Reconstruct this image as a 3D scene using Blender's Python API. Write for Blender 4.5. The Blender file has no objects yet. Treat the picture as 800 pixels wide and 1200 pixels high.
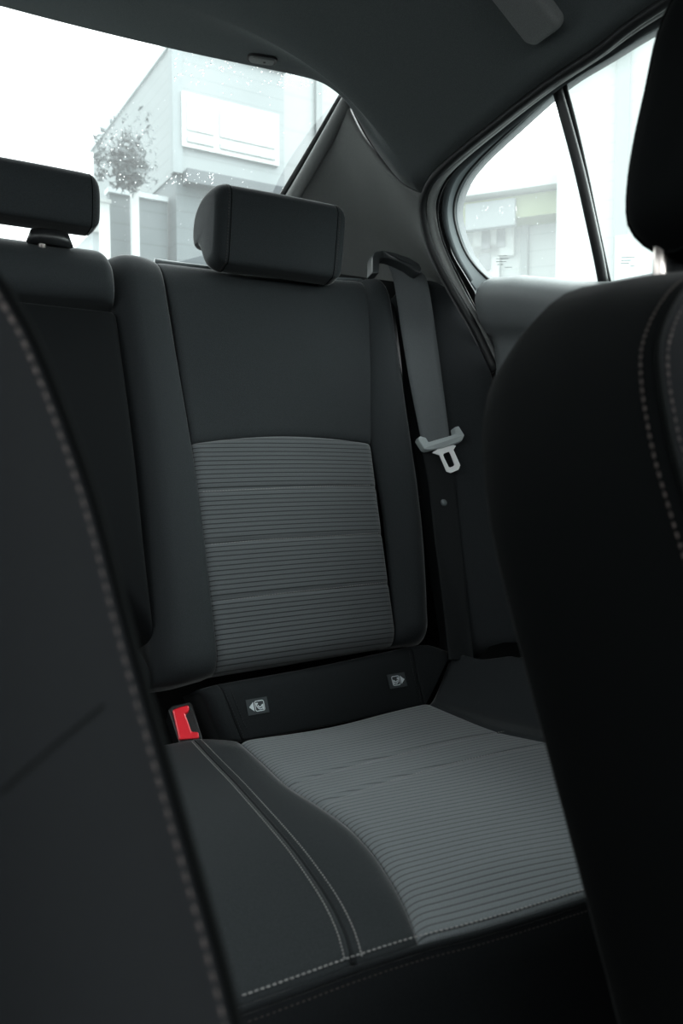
import bpy, bmesh, math, random
from mathutils import Vector as V, Matrix
random.seed(7)
sc = bpy.context.scene
COL = sc.collection
CH = 0.72                                  # camera height above the cabin floor
F = 933.33; YAW = math.radians(31); PIT = math.atan(60 / F)
FW = V((math.sin(YAW)*math.cos(PIT), math.cos(YAW)*math.cos(PIT), -math.sin(PIT)))
RT = V((math.cos(YAW), -math.sin(YAW), 0))
UP = V((math.sin(YAW)*math.sin(PIT), math.cos(YAW)*math.sin(PIT), math.cos(PIT)))
EYE = V((0, 0, CH))
def ray(u, v): return RT*((u-400)/F) - UP*((v-600)/F) + FW
def onplane(u, v, p, n):
    r = ray(u, v); n = V(n); return EYE + r*((V(p)-EYE).dot(n)/r.dot(n))
def onY(u, v, y): return onplane(u, v, (0, y, 0), (0, 1, 0))
def ss(a, b, x):
    t = min(1, max(0, (x-a)/(b-a))); return t*t*(3-2*t)

# ------------------------------------------------------------------ materials
def mat(name, col, rough=.8, metal=0, sheen=0, bump=None, spec=.3, coat=0):
    m = bpy.data.materials.new(name); m.use_nodes = True
    nt = m.node_tree; b = nt.nodes['Principled BSDF']
    b.inputs['Base Color'].default_value = (*col, 1)
    b.inputs['Roughness'].default_value = rough
    b.inputs['Metallic'].default_value = metal
    b.inputs['Specular IOR Level'].default_value = spec
    b.inputs['Sheen Weight'].default_value = sheen
    b.inputs['Sheen Roughness'].default_value = .25
    b.inputs['Coat Weight'].default_value = coat
    if bump:
        scale, strength, dist = bump
        tc = nt.nodes.new('ShaderNodeTexCoord'); nz = nt.nodes.new('ShaderNodeTexNoise')
        nz.inputs['Scale'].default_value = scale; nz.inputs['Detail'].default_value = 3
        bp = nt.nodes.new('ShaderNodeBump'); bp.inputs['Strength'].default_value = strength; bp.inputs['Distance'].default_value = dist
        nt.links.new(tc.outputs['Object'], nz.inputs['Vector'])
        nt.links.new(nz.outputs['Fac'], bp.inputs['Height']); nt.links.new(bp.outputs['Normal'], b.inputs['Normal'])
        mx = nt.nodes.new('ShaderNodeMixRGB'); mx.blend_type = 'MULTIPLY'; mx.inputs['Fac'].default_value = 1
        mx.inputs['Color1'].default_value = (*col, 1)
        rp = nt.nodes.new('ShaderNodeValToRGB'); rp.color_ramp.elements[0].color = (.72, .72, .72, 1); rp.color_ramp.elements[1].color = (1.2, 1.2, 1.2, 1)
        rp.color_ramp.elements[0].position = .3; rp.color_ramp.elements[1].position = .7
        nt.links.new(nz.outputs['Fac'], rp.inputs['Fac']); nt.links.new(rp.outputs['Color'], mx.inputs['Color2'])
        nt.links.new(mx.outputs['Color'], b.inputs['Base Color'])
    return m

def ribbed(name, base, line, pitch):
    """upholstery with fine cross ribs: the v coordinate (metres) runs across the ribs, u along them"""
    m = bpy.data.materials.new(name); m.use_nodes = True
    nt = m.node_tree; b = nt.nodes['Principled BSDF']; N = nt.nodes.new; L = nt.links.new
    b.inputs['Roughness'].default_value = .85; b.inputs['Sheen Weight'].default_value = .25; b.inputs['Specular IOR Level'].default_value = .25
    uv = N('ShaderNodeUVMap'); sp = N('ShaderNodeSeparateXYZ'); L(uv.outputs['UV'], sp.inputs['Vector'])
    def math_(op, a, bv=None, c=None):
        n = N('ShaderNodeMath'); n.operation = op
        for i, x in enumerate((a, bv, c)):
            if x is None: continue
            if isinstance(x, (int, float)): n.inputs[i].default_value = x
            else: L(x, n.inputs[i])
        return n.outputs[0]
    fr = math_('FRACT', math_('DIVIDE', sp.outputs['Y'], pitch))
    d = math_('ABSOLUTE', math_('SUBTRACT', fr, .5))                 # 0 on the rib line
    rib = N('ShaderNodeValToRGB'); rib.color_ramp.elements[0].position = .06; rib.color_ramp.elements[1].position = .15
    rib.color_ramp.elements[0].color = (0, 0, 0, 1); rib.color_ramp.elements[1].color = (1, 1, 1, 1)
    L(d, rib.inputs['Fac'])
    # woven dashes along the ribs
    wx = math_('SINE', math_('MULTIPLY', sp.outputs['X'], 2*math.pi/.0024))
    wy = math_('SINE', math_('MULTIPLY', sp.outputs['Y'], 2*math.pi/(pitch/3)))
    wv = math_('MULTIPLY_ADD', math_('MULTIPLY', wx, wy), .16, 1.0)
    nz = N('ShaderNodeTexNoise'); nz.inputs['Scale'].default_value = 700
    L(uv.outputs['UV'], nz.inputs['Vector'])
    nm = math_('MULTIPLY_ADD', nz.outputs['Fac'], .7, .65)
    mx = N('ShaderNodeMixRGB'); mx.inputs['Color1'].default_value = (*line, 1); mx.inputs['Color2'].default_value = (*base, 1)
    L(rib.outputs['Color'], mx.inputs['Fac'])
    m2 = N('ShaderNodeMixRGB'); m2.blend_type = 'MULTIPLY'; m2.inputs['Fac'].default_value = 1
    L(mx.outputs['Color'], m2.inputs['Color1']); L(math_('MULTIPLY', wv, nm), m2.inputs['Color2'])
    L(m2.outputs['Color'], b.inputs['Base Color'])
    bp = N('ShaderNodeBump'); bp.inputs['Strength'].default_value = .5; bp.inputs['Distance'].default_value = .0006
    L(rib.outputs['Color'], bp.inputs['Height']); L(bp.outputs['Normal'], b.inputs['Normal'])
    return m

def glass(name, haze, tint=(1, 1, 1)):
    m = bpy.data.materials.new(name); m.use_nodes = True
    nt = m.node_tree; nt.nodes.clear(); N = nt.nodes.new; L = nt.links.new
    out = N('ShaderNodeOutputMaterial'); tr = N('ShaderNodeBsdfTransparent'); tr.inputs['Color'].default_value = (*tint, 1)
    gl = N('ShaderNodeBsdfGlossy'); gl.inputs['Roughness'].default_value = .02
    tl = N('ShaderNodeBsdfTranslucent'); tl.inputs['Color'].default_value = (.95, 1, .99, 1)
    fr = N('ShaderNodeFresnel'); fr.inputs['IOR'].default_value = 1.25
    tc = N('ShaderNodeTexCoord'); nz = N('ShaderNodeTexNoise'); nz.inputs['Scale'].default_value = 9; nz.inputs['Detail'].default_value = 4
    mr = N('ShaderNodeMapRange'); mr.inputs['To Min'].default_value = haze*.75; mr.inputs['To Max'].default_value = haze*1.25
    L(tc.outputs['Object'], nz.inputs['Vector']); L(nz.outputs['Fac'], mr.inputs['Value'])
    a = N('ShaderNodeMixShader'); L(mr.outputs['Result'], a.inputs['Fac']); L(tr.outputs[0], a.inputs[1]); L(tl.outputs[0], a.inputs[2])
    c = N('ShaderNodeMixShader'); L(fr.outputs[0], c.inputs['Fac']); L(a.outputs[0], c.inputs[1]); L(gl.outputs[0], c.inputs[2])
    L(c.outputs[0], out.inputs['Surface'])
    return m

def siding(name, col, pitch, dark=.8, axis='Z'):
    m = mat(name, col, .7); nt = m.node_tree; b = nt.nodes['Principled BSDF']; N = nt.nodes.new; L = nt.links.new
    tc = N('ShaderNodeTexCoord'); sp = N('ShaderNodeSeparateXYZ'); L(tc.outputs['Object'], sp.inputs[0])
    d = N('ShaderNodeMath'); d.operation = 'DIVIDE'; d.inputs[1].default_value = pitch; L(sp.outputs[axis], d.inputs[0])
    f = N('ShaderNodeMath'); f.operation = 'FRACT'; L(d.outputs[0], f.inputs[0])
    g = N('ShaderNodeMath'); g.operation = 'GREATER_THAN'; g.inputs[1].default_value = .1; L(f.outputs[0], g.inputs[0])
    mx = N('ShaderNodeMixRGB'); mx.inputs['Color1'].default_value = (*[c*dark for c in col], 1); mx.inputs['Color2'].default_value = (*col, 1)
    L(g.outputs[0], mx.inputs['Fac']); L(mx.outputs['Color'], b.inputs['Base Color'])
    return m

FAB = mat('seat_cloth', (.0195, .0226, .0247), .9, sheen=.42, bump=(900, .35, .0006), spec=.2)
FABD = mat('seat_cloth_black', (.0105, .0122, .0135), .92, sheen=.2, bump=(900, .35, .0006), spec=.15)
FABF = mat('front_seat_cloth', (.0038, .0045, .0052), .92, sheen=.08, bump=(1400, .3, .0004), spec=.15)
FABS = mat('front_seat_shaded_cloth', (.0024, .0029, .0031), .92, sheen=.03, bump=(1400, .3, .0004), spec=.06)  # darker copy of the front seat cloth, shade put into its colour
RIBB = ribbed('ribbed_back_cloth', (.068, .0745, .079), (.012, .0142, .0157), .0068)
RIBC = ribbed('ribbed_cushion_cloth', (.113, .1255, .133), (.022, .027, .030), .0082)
THREAD = mat('grey_thread', (.26, .255, .25), .8)
THREADB = mat('brown_thread', (.046, .037, .034), .8)
HEAD = mat('headliner_felt', (.105, .117, .119), .95, sheen=.3, bump=(1200, .4, .0008), spec=.1)
TRIM = mat('pillar_plastic', (.20, .206, .203), .65, bump=(1500, .2, .0004))
RUB = mat('black_rubber', (.012, .013, .014), .5, spec=.4)
DOORP = mat('door_plastic', (.14, .15, .155), .5, bump=(1500, .15, .0004), spec=.4)
FRAME = mat('door_frame_plastic', (.055, .063, .067), .75, spec=.2)
SEAM = mat('seam_cord', (.0025, .003, .003), .9, spec=.05)
GUIDE = mat('guide_plastic', (.032, .036, .038), .3, spec=.5)
BLK = mat('black_plastic', (.013, .014, .015), .4, spec=.5)
GREYP = mat('grey_plastic', (.13, .15, .155), .45, spec=.5)
CHROME = mat('satin_metal', (.92, .93, .93), .35, metal=.1)  # near-white base stands in for bright sky reflected in the plate
GRIP = mat('light_grey_plastic', (.36, .40, .405), .35, spec=.5)
POSTM = mat('brushed_steel', (.62, .56, .53), .32, metal=1)
RED = mat('red_plastic', (.85, .014, .03), .35, spec=.5, coat=.2)
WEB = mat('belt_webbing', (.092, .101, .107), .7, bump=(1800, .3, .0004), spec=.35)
WEBD = mat('belt_webbing_shaded', (.012, .014, .015), .85, bump=(1800, .3, .0004), spec=.2)  # same webbing as the upper run, its shade put into the colour
LABELD = mat('woven_label_dark', (.035, .042, .046), .8, bump=(3000, .3, .0003))
LABELW = mat('woven_label_white', (.55, .60, .63), .8)
CARPET = mat('carpet_black', (.006, .007, .007), .95, bump=(600, .5, .002))

# ------------------------------------------------------------------ object helpers
def link(name, verts, faces, m=None, parent=None, uvs=None, smooth=True, mats=None, fm=None):
    me = bpy.data.meshes.new(name); me.from_pydata([tuple(v) for v in verts], [], faces)
    if uvs:
        uvl = me.uv_layers.new(name='UVMap')
        for l in me.loops: uvl.data[l.index].uv = uvs[l.vertex_index]
    for q in (mats or ([m] if m else [])): me.materials.append(q)
    if fm:
        for p, k in zip(me.polygons, fm): p.material_index = k
    if smooth:
        for p in me.polygons: p.use_smooth = True
    me.update()
    o = bpy.data.objects.new(name, me); COL.objects.link(o)
    if parent: put(o, parent)
    return o
def put(o, parent):
    o.parent = parent; o.matrix_parent_inverse = Matrix.Translation(-parent.location) if parent.type == 'EMPTY' else Matrix.Identity(4)
def thing(name, label, cat, loc=(0, 0, 0), group=None):
    o = bpy.data.objects.new(name, None); COL.objects.link(o); o.location = loc; o.empty_display_size = .05
    tag(o, label, cat, group); return o
def tag(o, label, cat, group=None, kind=None):
    o['label'] = label; o['category'] = cat
    if group: o['group'] = group
    if kind: o['kind'] = kind
    return o
def structure(o, label=None, cat=None):
    o['kind'] = 'structure'
    if label: o['label'] = label
    if cat: o['category'] = cat
    return o
def smooth_line(pts, n, closed=False):
    """Catmull-Rom through pts, resampled to n points of equal spacing"""
    pts = [V(p) for p in pts]; out = []
    k = len(pts)
    if k == 2 and not closed: out = [pts[0].lerp(pts[1], i/20) for i in range(21)]
    else:
        for i in range(k if closed else k-1):
            if closed: a, b, c, d = pts[i-1], pts[i], pts[(i+1) % k], pts[(i+2) % k]
            else:
                b, c = pts[i], pts[i+1]
                a = pts[i-1] if i > 0 else b*2-c
                d = pts[i+2] if i+2 < k else c*2-b
            for j in range(16):
                t = j/16
                out.append(.5*((2*b)+(c-a)*t+(2*a-5*b+4*c-d)*t*t+(3*b-a-3*c+d)*t**3))
        if not closed: out.append(pts[-1])
    if closed: out.append(out[0].copy())
    cum = [0]
    for i in range(1, len(out)): cum.append(cum[-1]+(out[i]-out[i-1]).length)
    res = []; j = 0; m = n if closed else n-1
    for i in range(n):
        s = cum[-1]*i/m
        while j < len(cum)-2 and cum[j+1] < s: j += 1
        w = (s-cum[j])/max(1e-9, cum[j+1]-cum[j]); res.append(out[j].lerp(out[j+1], w))
    return res

class Surf:
    def __init__(s, p0, ea, eb, n, off=None):
        s.p0, s.ea, s.eb, s.n = V(p0), V(ea), V(eb), V(n).normalized(); s.off = off or (lambda a, b: 0)
    def pt(s, a, b, h=0): return s.p0 + s.ea*a + s.eb*b + s.n*(s.off(a, b)+h)
    def nrm(s, a, b):
        e = 1e-3
        x = s.pt(a+e, b)-s.pt(a-e, b); y = s.pt(a, b+e)-s.pt(a, b-e); m = x.cross(y).normalized()
        return m if m.dot(s.n) > 0 else -m
    def F(s, p):
        q = p-s.p0; return q.dot(s.n)-s.off(q.dot(s.ea), q.dot(s.eb))
    def hit(s, u, v):
        r = ray(u, v); d0 = .1; f0 = s.F(EYE+r*d0); d = d0
        while d < 4:
            d1 = d+.01; f1 = s.F(EYE+r*d1)
            if f0 > 0 >= f1:
                lo, hi = d, d1
                for _ in range(30):
                    mi = (lo+hi)/2
                    if s.F(EYE+r*mi) > 0: lo = mi
                    else: hi = mi
                q = EYE+r*lo-s.p0; return V((q.dot(s.ea), q.dot(s.eb), 0))
            d, f0 = d1, f1
        raise RuntimeError('no hit %s' % ((u, v),))
    def line(s, pts, n=40): return smooth_line([s.hit(*p) for p in pts], n)

def zoned(n, r0, r1):
    """n samples of 0..1, packed as a quarter circle in the first r0 and the last r1"""
    k = 7; out = []
    if r0 > 0: out += [r0*(1-math.cos(math.pi/2*i/k)) for i in range(k)]
    m = max(2, n); out += [r0+(1-r0-r1)*i/m for i in range(m+1)]
    if r1 > 0: out += [1-r1*(1-math.cos(math.pi/2*(k-1-i)/k)) for i in range(k)]
    return out
def samp(line, t):
    x = t*(len(line)-1); i = min(len(line)-2, int(x)); return line[i].lerp(line[i+1], x-i)

def panel(name, surf, L, R, B, T, m, parent, rad=(.012, .012, .012, .012), drop=(.005,)*4, skirt=(.006,)*4, nu=24, nv=24, extra=None, uvf=None):
    """an upholstered panel stretched on surf between four boundary lines (L, R run up; B, T run right); each edge rolls down by drop
    within rad and then goes straight down by skirt"""
    W = sum((samp(R, t)-samp(L, t)).length for t in (.2, .5, .8))/3; H = sum((samp(T, t)-samp(B, t)).length for t in (.2, .5, .8))/3
    us = zoned(nu, min(.45, rad[0]/W), min(.45, rad[1]/W)); vs = zoned(nv, min(.45, rad[2]/H), min(.45, rad[3]/H))
    us = [('L', 0)]+[('', u) for u in us]+[('R', 1)]; vs = [('B', 0)]+[('', v) for v in vs]+[('T', 1)]
    c00, c10, c01, c11 = L[0], R[0], L[-1], R[-1]
    verts = []; uvs = []; faces = []
    def prof(d, r, h):
        if d >= r or r <= 0: return 0
        x = 1-d/r; return h*(1-math.sqrt(max(0, 1-x*x)))
    for fv, v in vs:
        l, r = samp(L, v), samp(R, v)
        for fu, u in us:
            b, t = samp(B, u), samp(T, u)
            p = b*(1-v)+t*v + l*(1-u)+r*u - (c00*(1-u)*(1-v)+c10*u*(1-v)+c01*(1-u)*v+c11*u*v)
            w = (r-l).length; hh = (t-b).length
            dr = [prof(u*w, rad[0], drop[0]), prof((1-u)*w, rad[1], drop[1]), prof(v*hh, rad[2], drop[2]), prof((1-v)*hh, rad[3], drop[3])]
            h = -min(sum(dr), max(drop)*1.15)
            if extra and not fu and not fv: h += extra(u, v, p)
            elif extra: h += extra(u, v, p)
            sk = max(skirt[0] if fu == 'L' else 0, skirt[1] if fu == 'R' else 0, skirt[2] if fv == 'B' else 0, skirt[3] if fv == 'T' else 0)
            verts.append(surf.pt(p.x, p.y, h-sk)); uvs.append(uvf(p, u, v) if uvf else (p.x, p.y))
    n = len(us)
    for j in range(len(vs)-1):
        for i in range(n-1):
            a = j*n+i; faces.append((a, a+1, a+n+1, a+n))
    # outward winding
    c = len(faces)//2; f = faces[c]; nn = (verts[f[1]]-verts[f[0]]).cross(verts[f[3]]-verts[f[0]])
    if nn.dot(surf.n) < 0: faces = [tuple(reversed(q)) for q in faces]
    return link(name, verts, faces, m, parent, uvs)

def tube(name, pts, r, m, parent=None, seg=8, closed=False, flat=1.0, up=None, cap=True):
    """a tube along 3-D points; r a number or a list; flat squashes it along the second axis"""
    pts = [V(p) for p in pts]; k = len(pts); verts = []; faces = []
    prev = None
    for i, p in enumerate(pts):
        t = (pts[min(k-1, i+1)]-pts[max(0, i-1)]).normalized()
        a = V(up) if up else (prev if prev else (V((0, 0, 1)) if abs(t.z) < .9 else V((1, 0, 0))))
        x = (a-t*a.dot(t)).normalized(); y = t.cross(x); prev = x
        rr = r[i] if isinstance(r, (list, tuple)) else r
        for j in range(seg):
            an = 2*math.pi*j/seg; verts.append(p+x*(math.cos(an)*rr*flat)+y*(math.sin(an)*rr))
    for i in range(k-1):
        for j in range(seg):
            faces.append((i*seg+j, i*seg+(j+1) % seg, (i+1)*seg+(j+1) % seg, (i+1)*seg+j))
    if cap:
        faces.append(tuple(reversed(range(seg)))); faces.append(tuple((k-1)*seg+j for j in range(seg)))
    return link(name, verts, faces, m, parent)

def stitches(name, pts, nrms, m, parent, pitch=.0045, length=.0030, w=.0006, h=.0005):
    """a row of short threads following a 3-D line"""
    pts = [V(p) for p in pts]; cum = [0]
    for i in range(1, len(pts)): cum.append(cum[-1]+(pts[i]-pts[i-1]).length)
    n = int(cum[-1]/pitch); verts = []; faces = []; j = 0
    for i in range(n):
        s = (i+.5)*pitch
        while cum[j+1] < s: j += 1
        q = (s-cum[j])/(cum[j+1]-cum[j]); p = pts[j].lerp(pts[j+1], q); t = (pts[j+1]-pts[j]).normalized()
        nn = (nrms[j] if isinstance(nrms, list) else V(nrms)); nn = (nn-t*nn.dot(t)).normalized(); b = t.cross(nn)
        k = len(verts); L2 = length/2
        for a, f in ((-L2, .25), (-L2*.6, 1), (L2*.6, 1), (L2, .25)):
            for cx, cy in ((-1, -.6), (-.6, .8), (.6, .8), (1, -.6)):
                verts.append(p+t*a+b*(cx*w*f)+nn*(cy*h*f))
        for r in range(3):
            for c in range(4):
                faces.append((k+r*4+c, k+r*4+(c+1) % 4, k+(r+1)*4+(c+1) % 4, k+(r+1)*4+c))
        faces.append((k+3, k+2, k+1, k)); faces.append((k+12, k+13, k+14, k+15))
    return link(name, verts, faces, m, parent)
def surf_stitch(name, surf, line, m, parent, h=0.0, **k):
    P = [surf.pt(p.x, p.y, h(p, i/(len(line)-1)) if callable(h) else h) for i, p in enumerate(line)]; N = [surf.nrm(p.x, p.y) for p in line]
    return stitches(name, P, N, m, parent, **k)

def box(name, lo, hi, m, parent=None, bev=0, rot=None):
    bm = bmesh.new(); bmesh.ops.create_cube(bm, size=1)
    c = (V(lo)+V(hi))/2; s = V(hi)-V(lo)
    for v in bm.verts: v.co = V((v.co.x*s.x, v.co.y*s.y, v.co.z*s.z))
    if bev: bmesh.ops.bevel(bm, geom=bm.edges[:], offset=bev, segments=3, affect='EDGES', profile=.5)
    for v in bm.verts: v.co = (rot @ v.co if rot else v.co)+c
    me = bpy.data.meshes.new(name); bm.to_mesh(me); bm.free(); me.materials.append(m)
    o = bpy.data.objects.new(name, me); COL.objects.link(o)
    if bev:
        for p in me.polygons: p.use_smooth = True
        md = o.modifiers.new('wn', 'WEIGHTED_NORMAL') if False else None
    if parent: put(o, parent)
    return o
def grid(name, rows, m, parent=None, uvs=None, thick=0, flip=False):
    """surface through rows of equally many points, optionally given a thickness"""
    n = len(rows[0]); verts = [p for r in rows for p in r]; faces = []
    for j in range(len(rows)-1):
        for i in range(n-1):
            a = j*n+i; q = (a, a+1, a+n+1, a+n); faces.append(tuple(reversed(q)) if flip else q)
    o = link(name, verts, faces, m, parent, uvs)
    if thick:
        md = o.modifiers.new('thickness', 'SOLIDIFY'); md.thickness = thick; md.offset = -1
    return o

# ------------------------------------------------------------------ rear seat: back
RB = math.radians(22)
BN = V((0, -math.cos(RB), math.sin(RB))); BT = V((0, math.sin(RB), math.cos(RB)))
BP = V((0, 1.21, CH+.305))
def back_off(a, b): return -.010*math.exp(-((a-.56)/.09)**2)*ss(.1, -.2, b) + .010*ss(-.15, -.40, b)*ss(-.62, -.4, b)
BACK = Surf(BP, (1, 0, 0), BT, BN)
sb = thing('outer_seat_back', 'right rear seat backrest with smooth upper panel and ribbed grey lower insert', 'seat back', (.55, 1.0, CH-.28))
L1 = BACK.line([(188, 293), (200, 365), (214, 440), (225, 519)]); L2 = BACK.line([(225, 519), (238, 630), (250, 730), (258, 788)])
R1 = BACK.line([(430, 317), (436, 400), (438, 460), (436, 519)]); R2 = BACK.line([(436, 519), (446, 600), (458, 690), (467, 754)])
MID = BACK.line([(225, 519), (275, 514), (330, 512), (385, 514), (436, 519)])
TOPC = BACK.line([(188, 293), (260, 302), (350, 312), (430, 317)])
BOTC = BACK.line([(258, 788), (360, 772), (467, 754)])
panel('upper_panel', BACK, L1, R1, MID, TOPC, FAB, sb, rad=(.012, .012, .016, .06), drop=(.004, .005, .006, .045), skirt=(.006, .006, .006, .05), nu=30, nv=30,
      extra=lambda u, v, p: .012*math.sin(math.pi*u)*(.5+.5*v)*math.sin(math.pi*min(1, v+.15)))
# horizontal quilting rows of the insert: v positions from the photo
rows_px = [[(231, 576), (300, 574), (370, 571), (441, 568)], [(241, 638), (310, 633), (380, 629), (450, 624)], [(252, 705), (320, 697), (395, 689), (461, 681)]]
rows_ab = [BACK.line(r) for r in rows_px]
row_b = [sum(p.y for p in r)/len(r) for r in rows_ab]
def quilt(u, v, p):
    h = .006*math.sin(math.pi*u)
    for r in row_b:
        d = abs(p.y-r); h -= .0022*math.exp(-(d/.004)**2)
    return h
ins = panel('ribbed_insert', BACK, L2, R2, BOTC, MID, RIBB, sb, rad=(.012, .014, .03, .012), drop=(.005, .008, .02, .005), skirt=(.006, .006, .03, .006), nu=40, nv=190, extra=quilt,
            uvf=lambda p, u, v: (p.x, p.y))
for r in rows_ab:
    surf_stitch('stitching', BACK, r[1:-1], THREAD, ins, h=lambda p, u: quilt(u, .5, p)+.0004, pitch=.0042, length=.0027, w=.0005)
# left bolster
LO = BACK.line([(127, 284), (146, 400), (165, 560), (185, 802)])
LI = BACK.line([(188, 293), (214, 440), (225, 519), (238, 630), (250, 730), (258, 788)])
panel('left_bolster', BACK, LO, LI, BACK.line([(185, 802), (215, 800), (258, 788)]), BACK.line([(127, 284), (158, 288), (188, 293)]), FAB, sb,
      rad=(.030, .012, .035, .06), drop=(.030, .005, .03, .045), skirt=(.09, .006, .05, .05), nu=20, nv=50, extra=lambda u, v, p: .010*math.sin(math.pi*u))
RO = BACK.line([(453, 324), (478, 440), (497, 580), (511, 700), (512, 748)])
RI = BACK.line([(430, 317), (438, 440), (436, 519), (446, 600), (458, 690), (467, 754)])
panel('right_bolster', BACK, RI, RO, BACK.line([(467, 754), (490, 752), (512, 748)]), BACK.line([(430, 317), (442, 319), (453, 324)]), FAB, sb,
      rad=(.012, .034, .03, .055), drop=(.005, .036, .03, .045), skirt=(.006, .09, .03, .05), nu=20, nv=50, extra=lambda u, v, p: .014*math.sin(math.pi*min(1, u*1.0)))
def shell(nm, x0, x1, t0, t1, parent):
    v = [BACK.p0+V((x, 0, 0))+BT*t+BN*h for h in (-.035, -.075) for x, t in ((x0, t0), (x1, t0), (x1-.0, t1), (x0, t1))]
    return link(nm, v, [(0, 1, 2, 3), (7, 6, 5, 4), (0, 4, 5, 1), (1, 5, 6, 2), (2, 6, 7, 3), (3, 7, 4, 0)], BLK, parent, smooth=False)
shell('back_shell', .345, .74, -.30, -.012, sb)
# slim plastic top edge strip behind the headrest
tube('top_edge_strip', [BACK.pt(p.x, p.y+.002, -.040) for p in BACK.line([(190, 291), (260, 301), (350, 311), (430, 316), (437, 318)])], .006, GREYP, sb)

# centre back section (folded armrest)
cs = thing('centre_seat_back', 'middle rear seat backrest with a padded top roll above a flat folded armrest panel', 'seat back', (.18, 1.0, CH-.25))
CX0 = -.14
def abl(pts): return smooth_line([V((x, y, 0)) for x, y in pts], 40)
e = BACK.hit(122, 284); e2 = BACK.hit(136, 352); e3 = BACK.hit(134, 357); e4 = BACK.hit(178, 790)
tl = e.y; bl = e2.y
panel('top_pad', BACK, abl([(CX0, bl+.003), (CX0, tl)]), BACK.line([(137, 351), (133, 318), (124, 284)]), abl([(CX0, bl-.004), (.1, bl-.004), (e2.x, bl)]), abl([(CX0, tl), (.1, tl), (e.x, tl)]), FAB, cs,
      rad=(.02, .018, .022, .06), drop=(.02, .02, .02, .05), skirt=(.03, .08, .03, .05), nu=30, nv=14, extra=lambda u, v, p: .012+.006*math.sin(math.pi*v))
panel('armrest_panel', BACK, abl([(CX0, -.22), (CX0, bl-.008)]), BACK.line([(185, 752), (172, 650), (158, 520), (138, 360)]), abl([(CX0, -.22), (.1, -.225), BACK.hit(185, 752)[:2]]), abl([(CX0, bl-.008), (.1, bl-.008), BACK.hit(138, 360)[:2]]), FABF, cs,
      rad=(.02, .012, .03, .014), drop=(.02, .012, .03, .012), skirt=(.04, .08, .05, .01), nu=30, nv=30, extra=lambda u, v, p: -.006+.006*math.sin(math.pi*v))
panel('lower_edge', BACK, abl([(CX0, -.33), (CX0, -.235)]), BACK.line([(182, 812), (184, 790), (180, 772)]), abl([(CX0, -.33), (.1, -.33), BACK.hit(182, 812)[:2]]), abl([(CX0, -.235), (.1, -.235), BACK.hit(180, 772)[:2]]), FABD, cs,
      rad=(.02, .012, .02, .02), drop=(.02, .012, .02, .02), skirt=(.04, .08, .04, .04), nu=20, nv=8, extra=lambda u, v, p: -.02)

shell('back_shell', -.12, .305, -.32, -.02, cs)
# ------------------------------------------------------------------ outer wing pad between backrest and door
def wing_off(a, b): return -.012 + (.0 if a < .79 else 1.7*(a-.79)**1.4)
WING = Surf(BP, (1, 0, 0), BT, BN, wing_off)
wp = thing('side_pad', 'curved dark cloth side pad beside the door behind the hanging seat belt', 'side pad', (.85, 1.0, CH-.2))
WL = WING.line([(478, 330), (490, 430), (508, 560), (540, 764)])
WR = WING.line([(578, 432), (590, 500), (606, 600), (640, 752)])
WT = WING.line([(478, 330), (505, 322), (530, 334), (552, 364), (567, 397), (578, 432)])
WB = WING.line([(540, 764), (580, 764), (640, 752)])
panel('pad', WING, WL, WR, WB, WT, FAB, wp, rad=(.01, .02, .03, .03), drop=(.01, .02, .03, .022), skirt=(.04, .05, .04, .05), nu=30, nv=40,
      extra=lambda u, v, p: .006*math.sin(math.pi*u)*math.sin(math.pi*v))

shell('backing', .70, 1.0, -.38, .05, wp)
# ------------------------------------------------------------------ rear seat: cushion
ZR = CH-.360
def xb(y): return .722+(.935-y)*.17
def cush(a, b):
    z = .014*ss(.88, .58, b)
    z += .085*ss(.0, .13, a-xb(b))*ss(.45, .80, b)
    z -= .006*math.exp(-((a-.56)/.10)**2)
    return z
CUSH = Surf((0, 0, ZR), (1, 0, 0), (0, 1, 0), (0, 0, 1), cush)
def cushion_core():
    grid('foam_core', [[CUSH.pt(-.11+1.05*i/30, .49+.45*j/16, -.013) for i in range(31)] for j in range(17)], SEAM, rc)
rc = thing('rear_seat_cushion', 'rear bench cushion with ribbed grey sitting area and dark cloth bolsters', 'seat cushion', (.5, .7, CH-.5))
cushion_core()
# front edge follows the double stitched seam
IL = CUSH.line([(490, 1100), (478, 1066), (460, 1030), (437, 995), (408, 965), (372, 940), (340, 920), (310, 893), (281, 867)])
IR = CUSH.line([(712, 1036), (700, 985), (684, 930), (662, 878)])
e = CUSH.hit(662, 874); 
IR = smooth_line([CUSH.hit(708, 1038), V((.640, .55, 0)), V((.715, .64, 0)), CUSH.hit(662, 874), CUSH.hit(625, 866), CUSH.hit(585, 857), CUSH.hit(540, 840), CUSH.hit(500, 823)], 60)
IBt = CUSH.line([(490, 1100), (550, 1085), (620, 1065), (708, 1038)])
ITp = CUSH.line([(281, 867), (350, 857), (430, 840), (500, 823)])
crow_px = [[(346, 917), (420, 899), (500, 880), (600, 854)], [(385, 938), (450, 920), (540, 896), (650, 871)]]
crow = [CUSH.line(r) for r in crow_px]
def cquilt(u, v, p):
    h = .006*math.sin(math.pi*u)*ss(0, .15, v)*ss(0, .15, 1-v)
    for r in crow:
        y = samp(r, min(1, max(0, (p.x-r[0].x)/(r[-1].x-r[0].x)))).y
        h -= .002*math.exp(-((p.y-y)/.004)**2)
    return h
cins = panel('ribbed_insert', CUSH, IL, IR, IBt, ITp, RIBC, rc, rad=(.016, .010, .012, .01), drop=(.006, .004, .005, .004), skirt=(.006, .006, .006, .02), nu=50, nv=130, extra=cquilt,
             uvf=lambda p, u, v: (p.x, v*.50))
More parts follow.
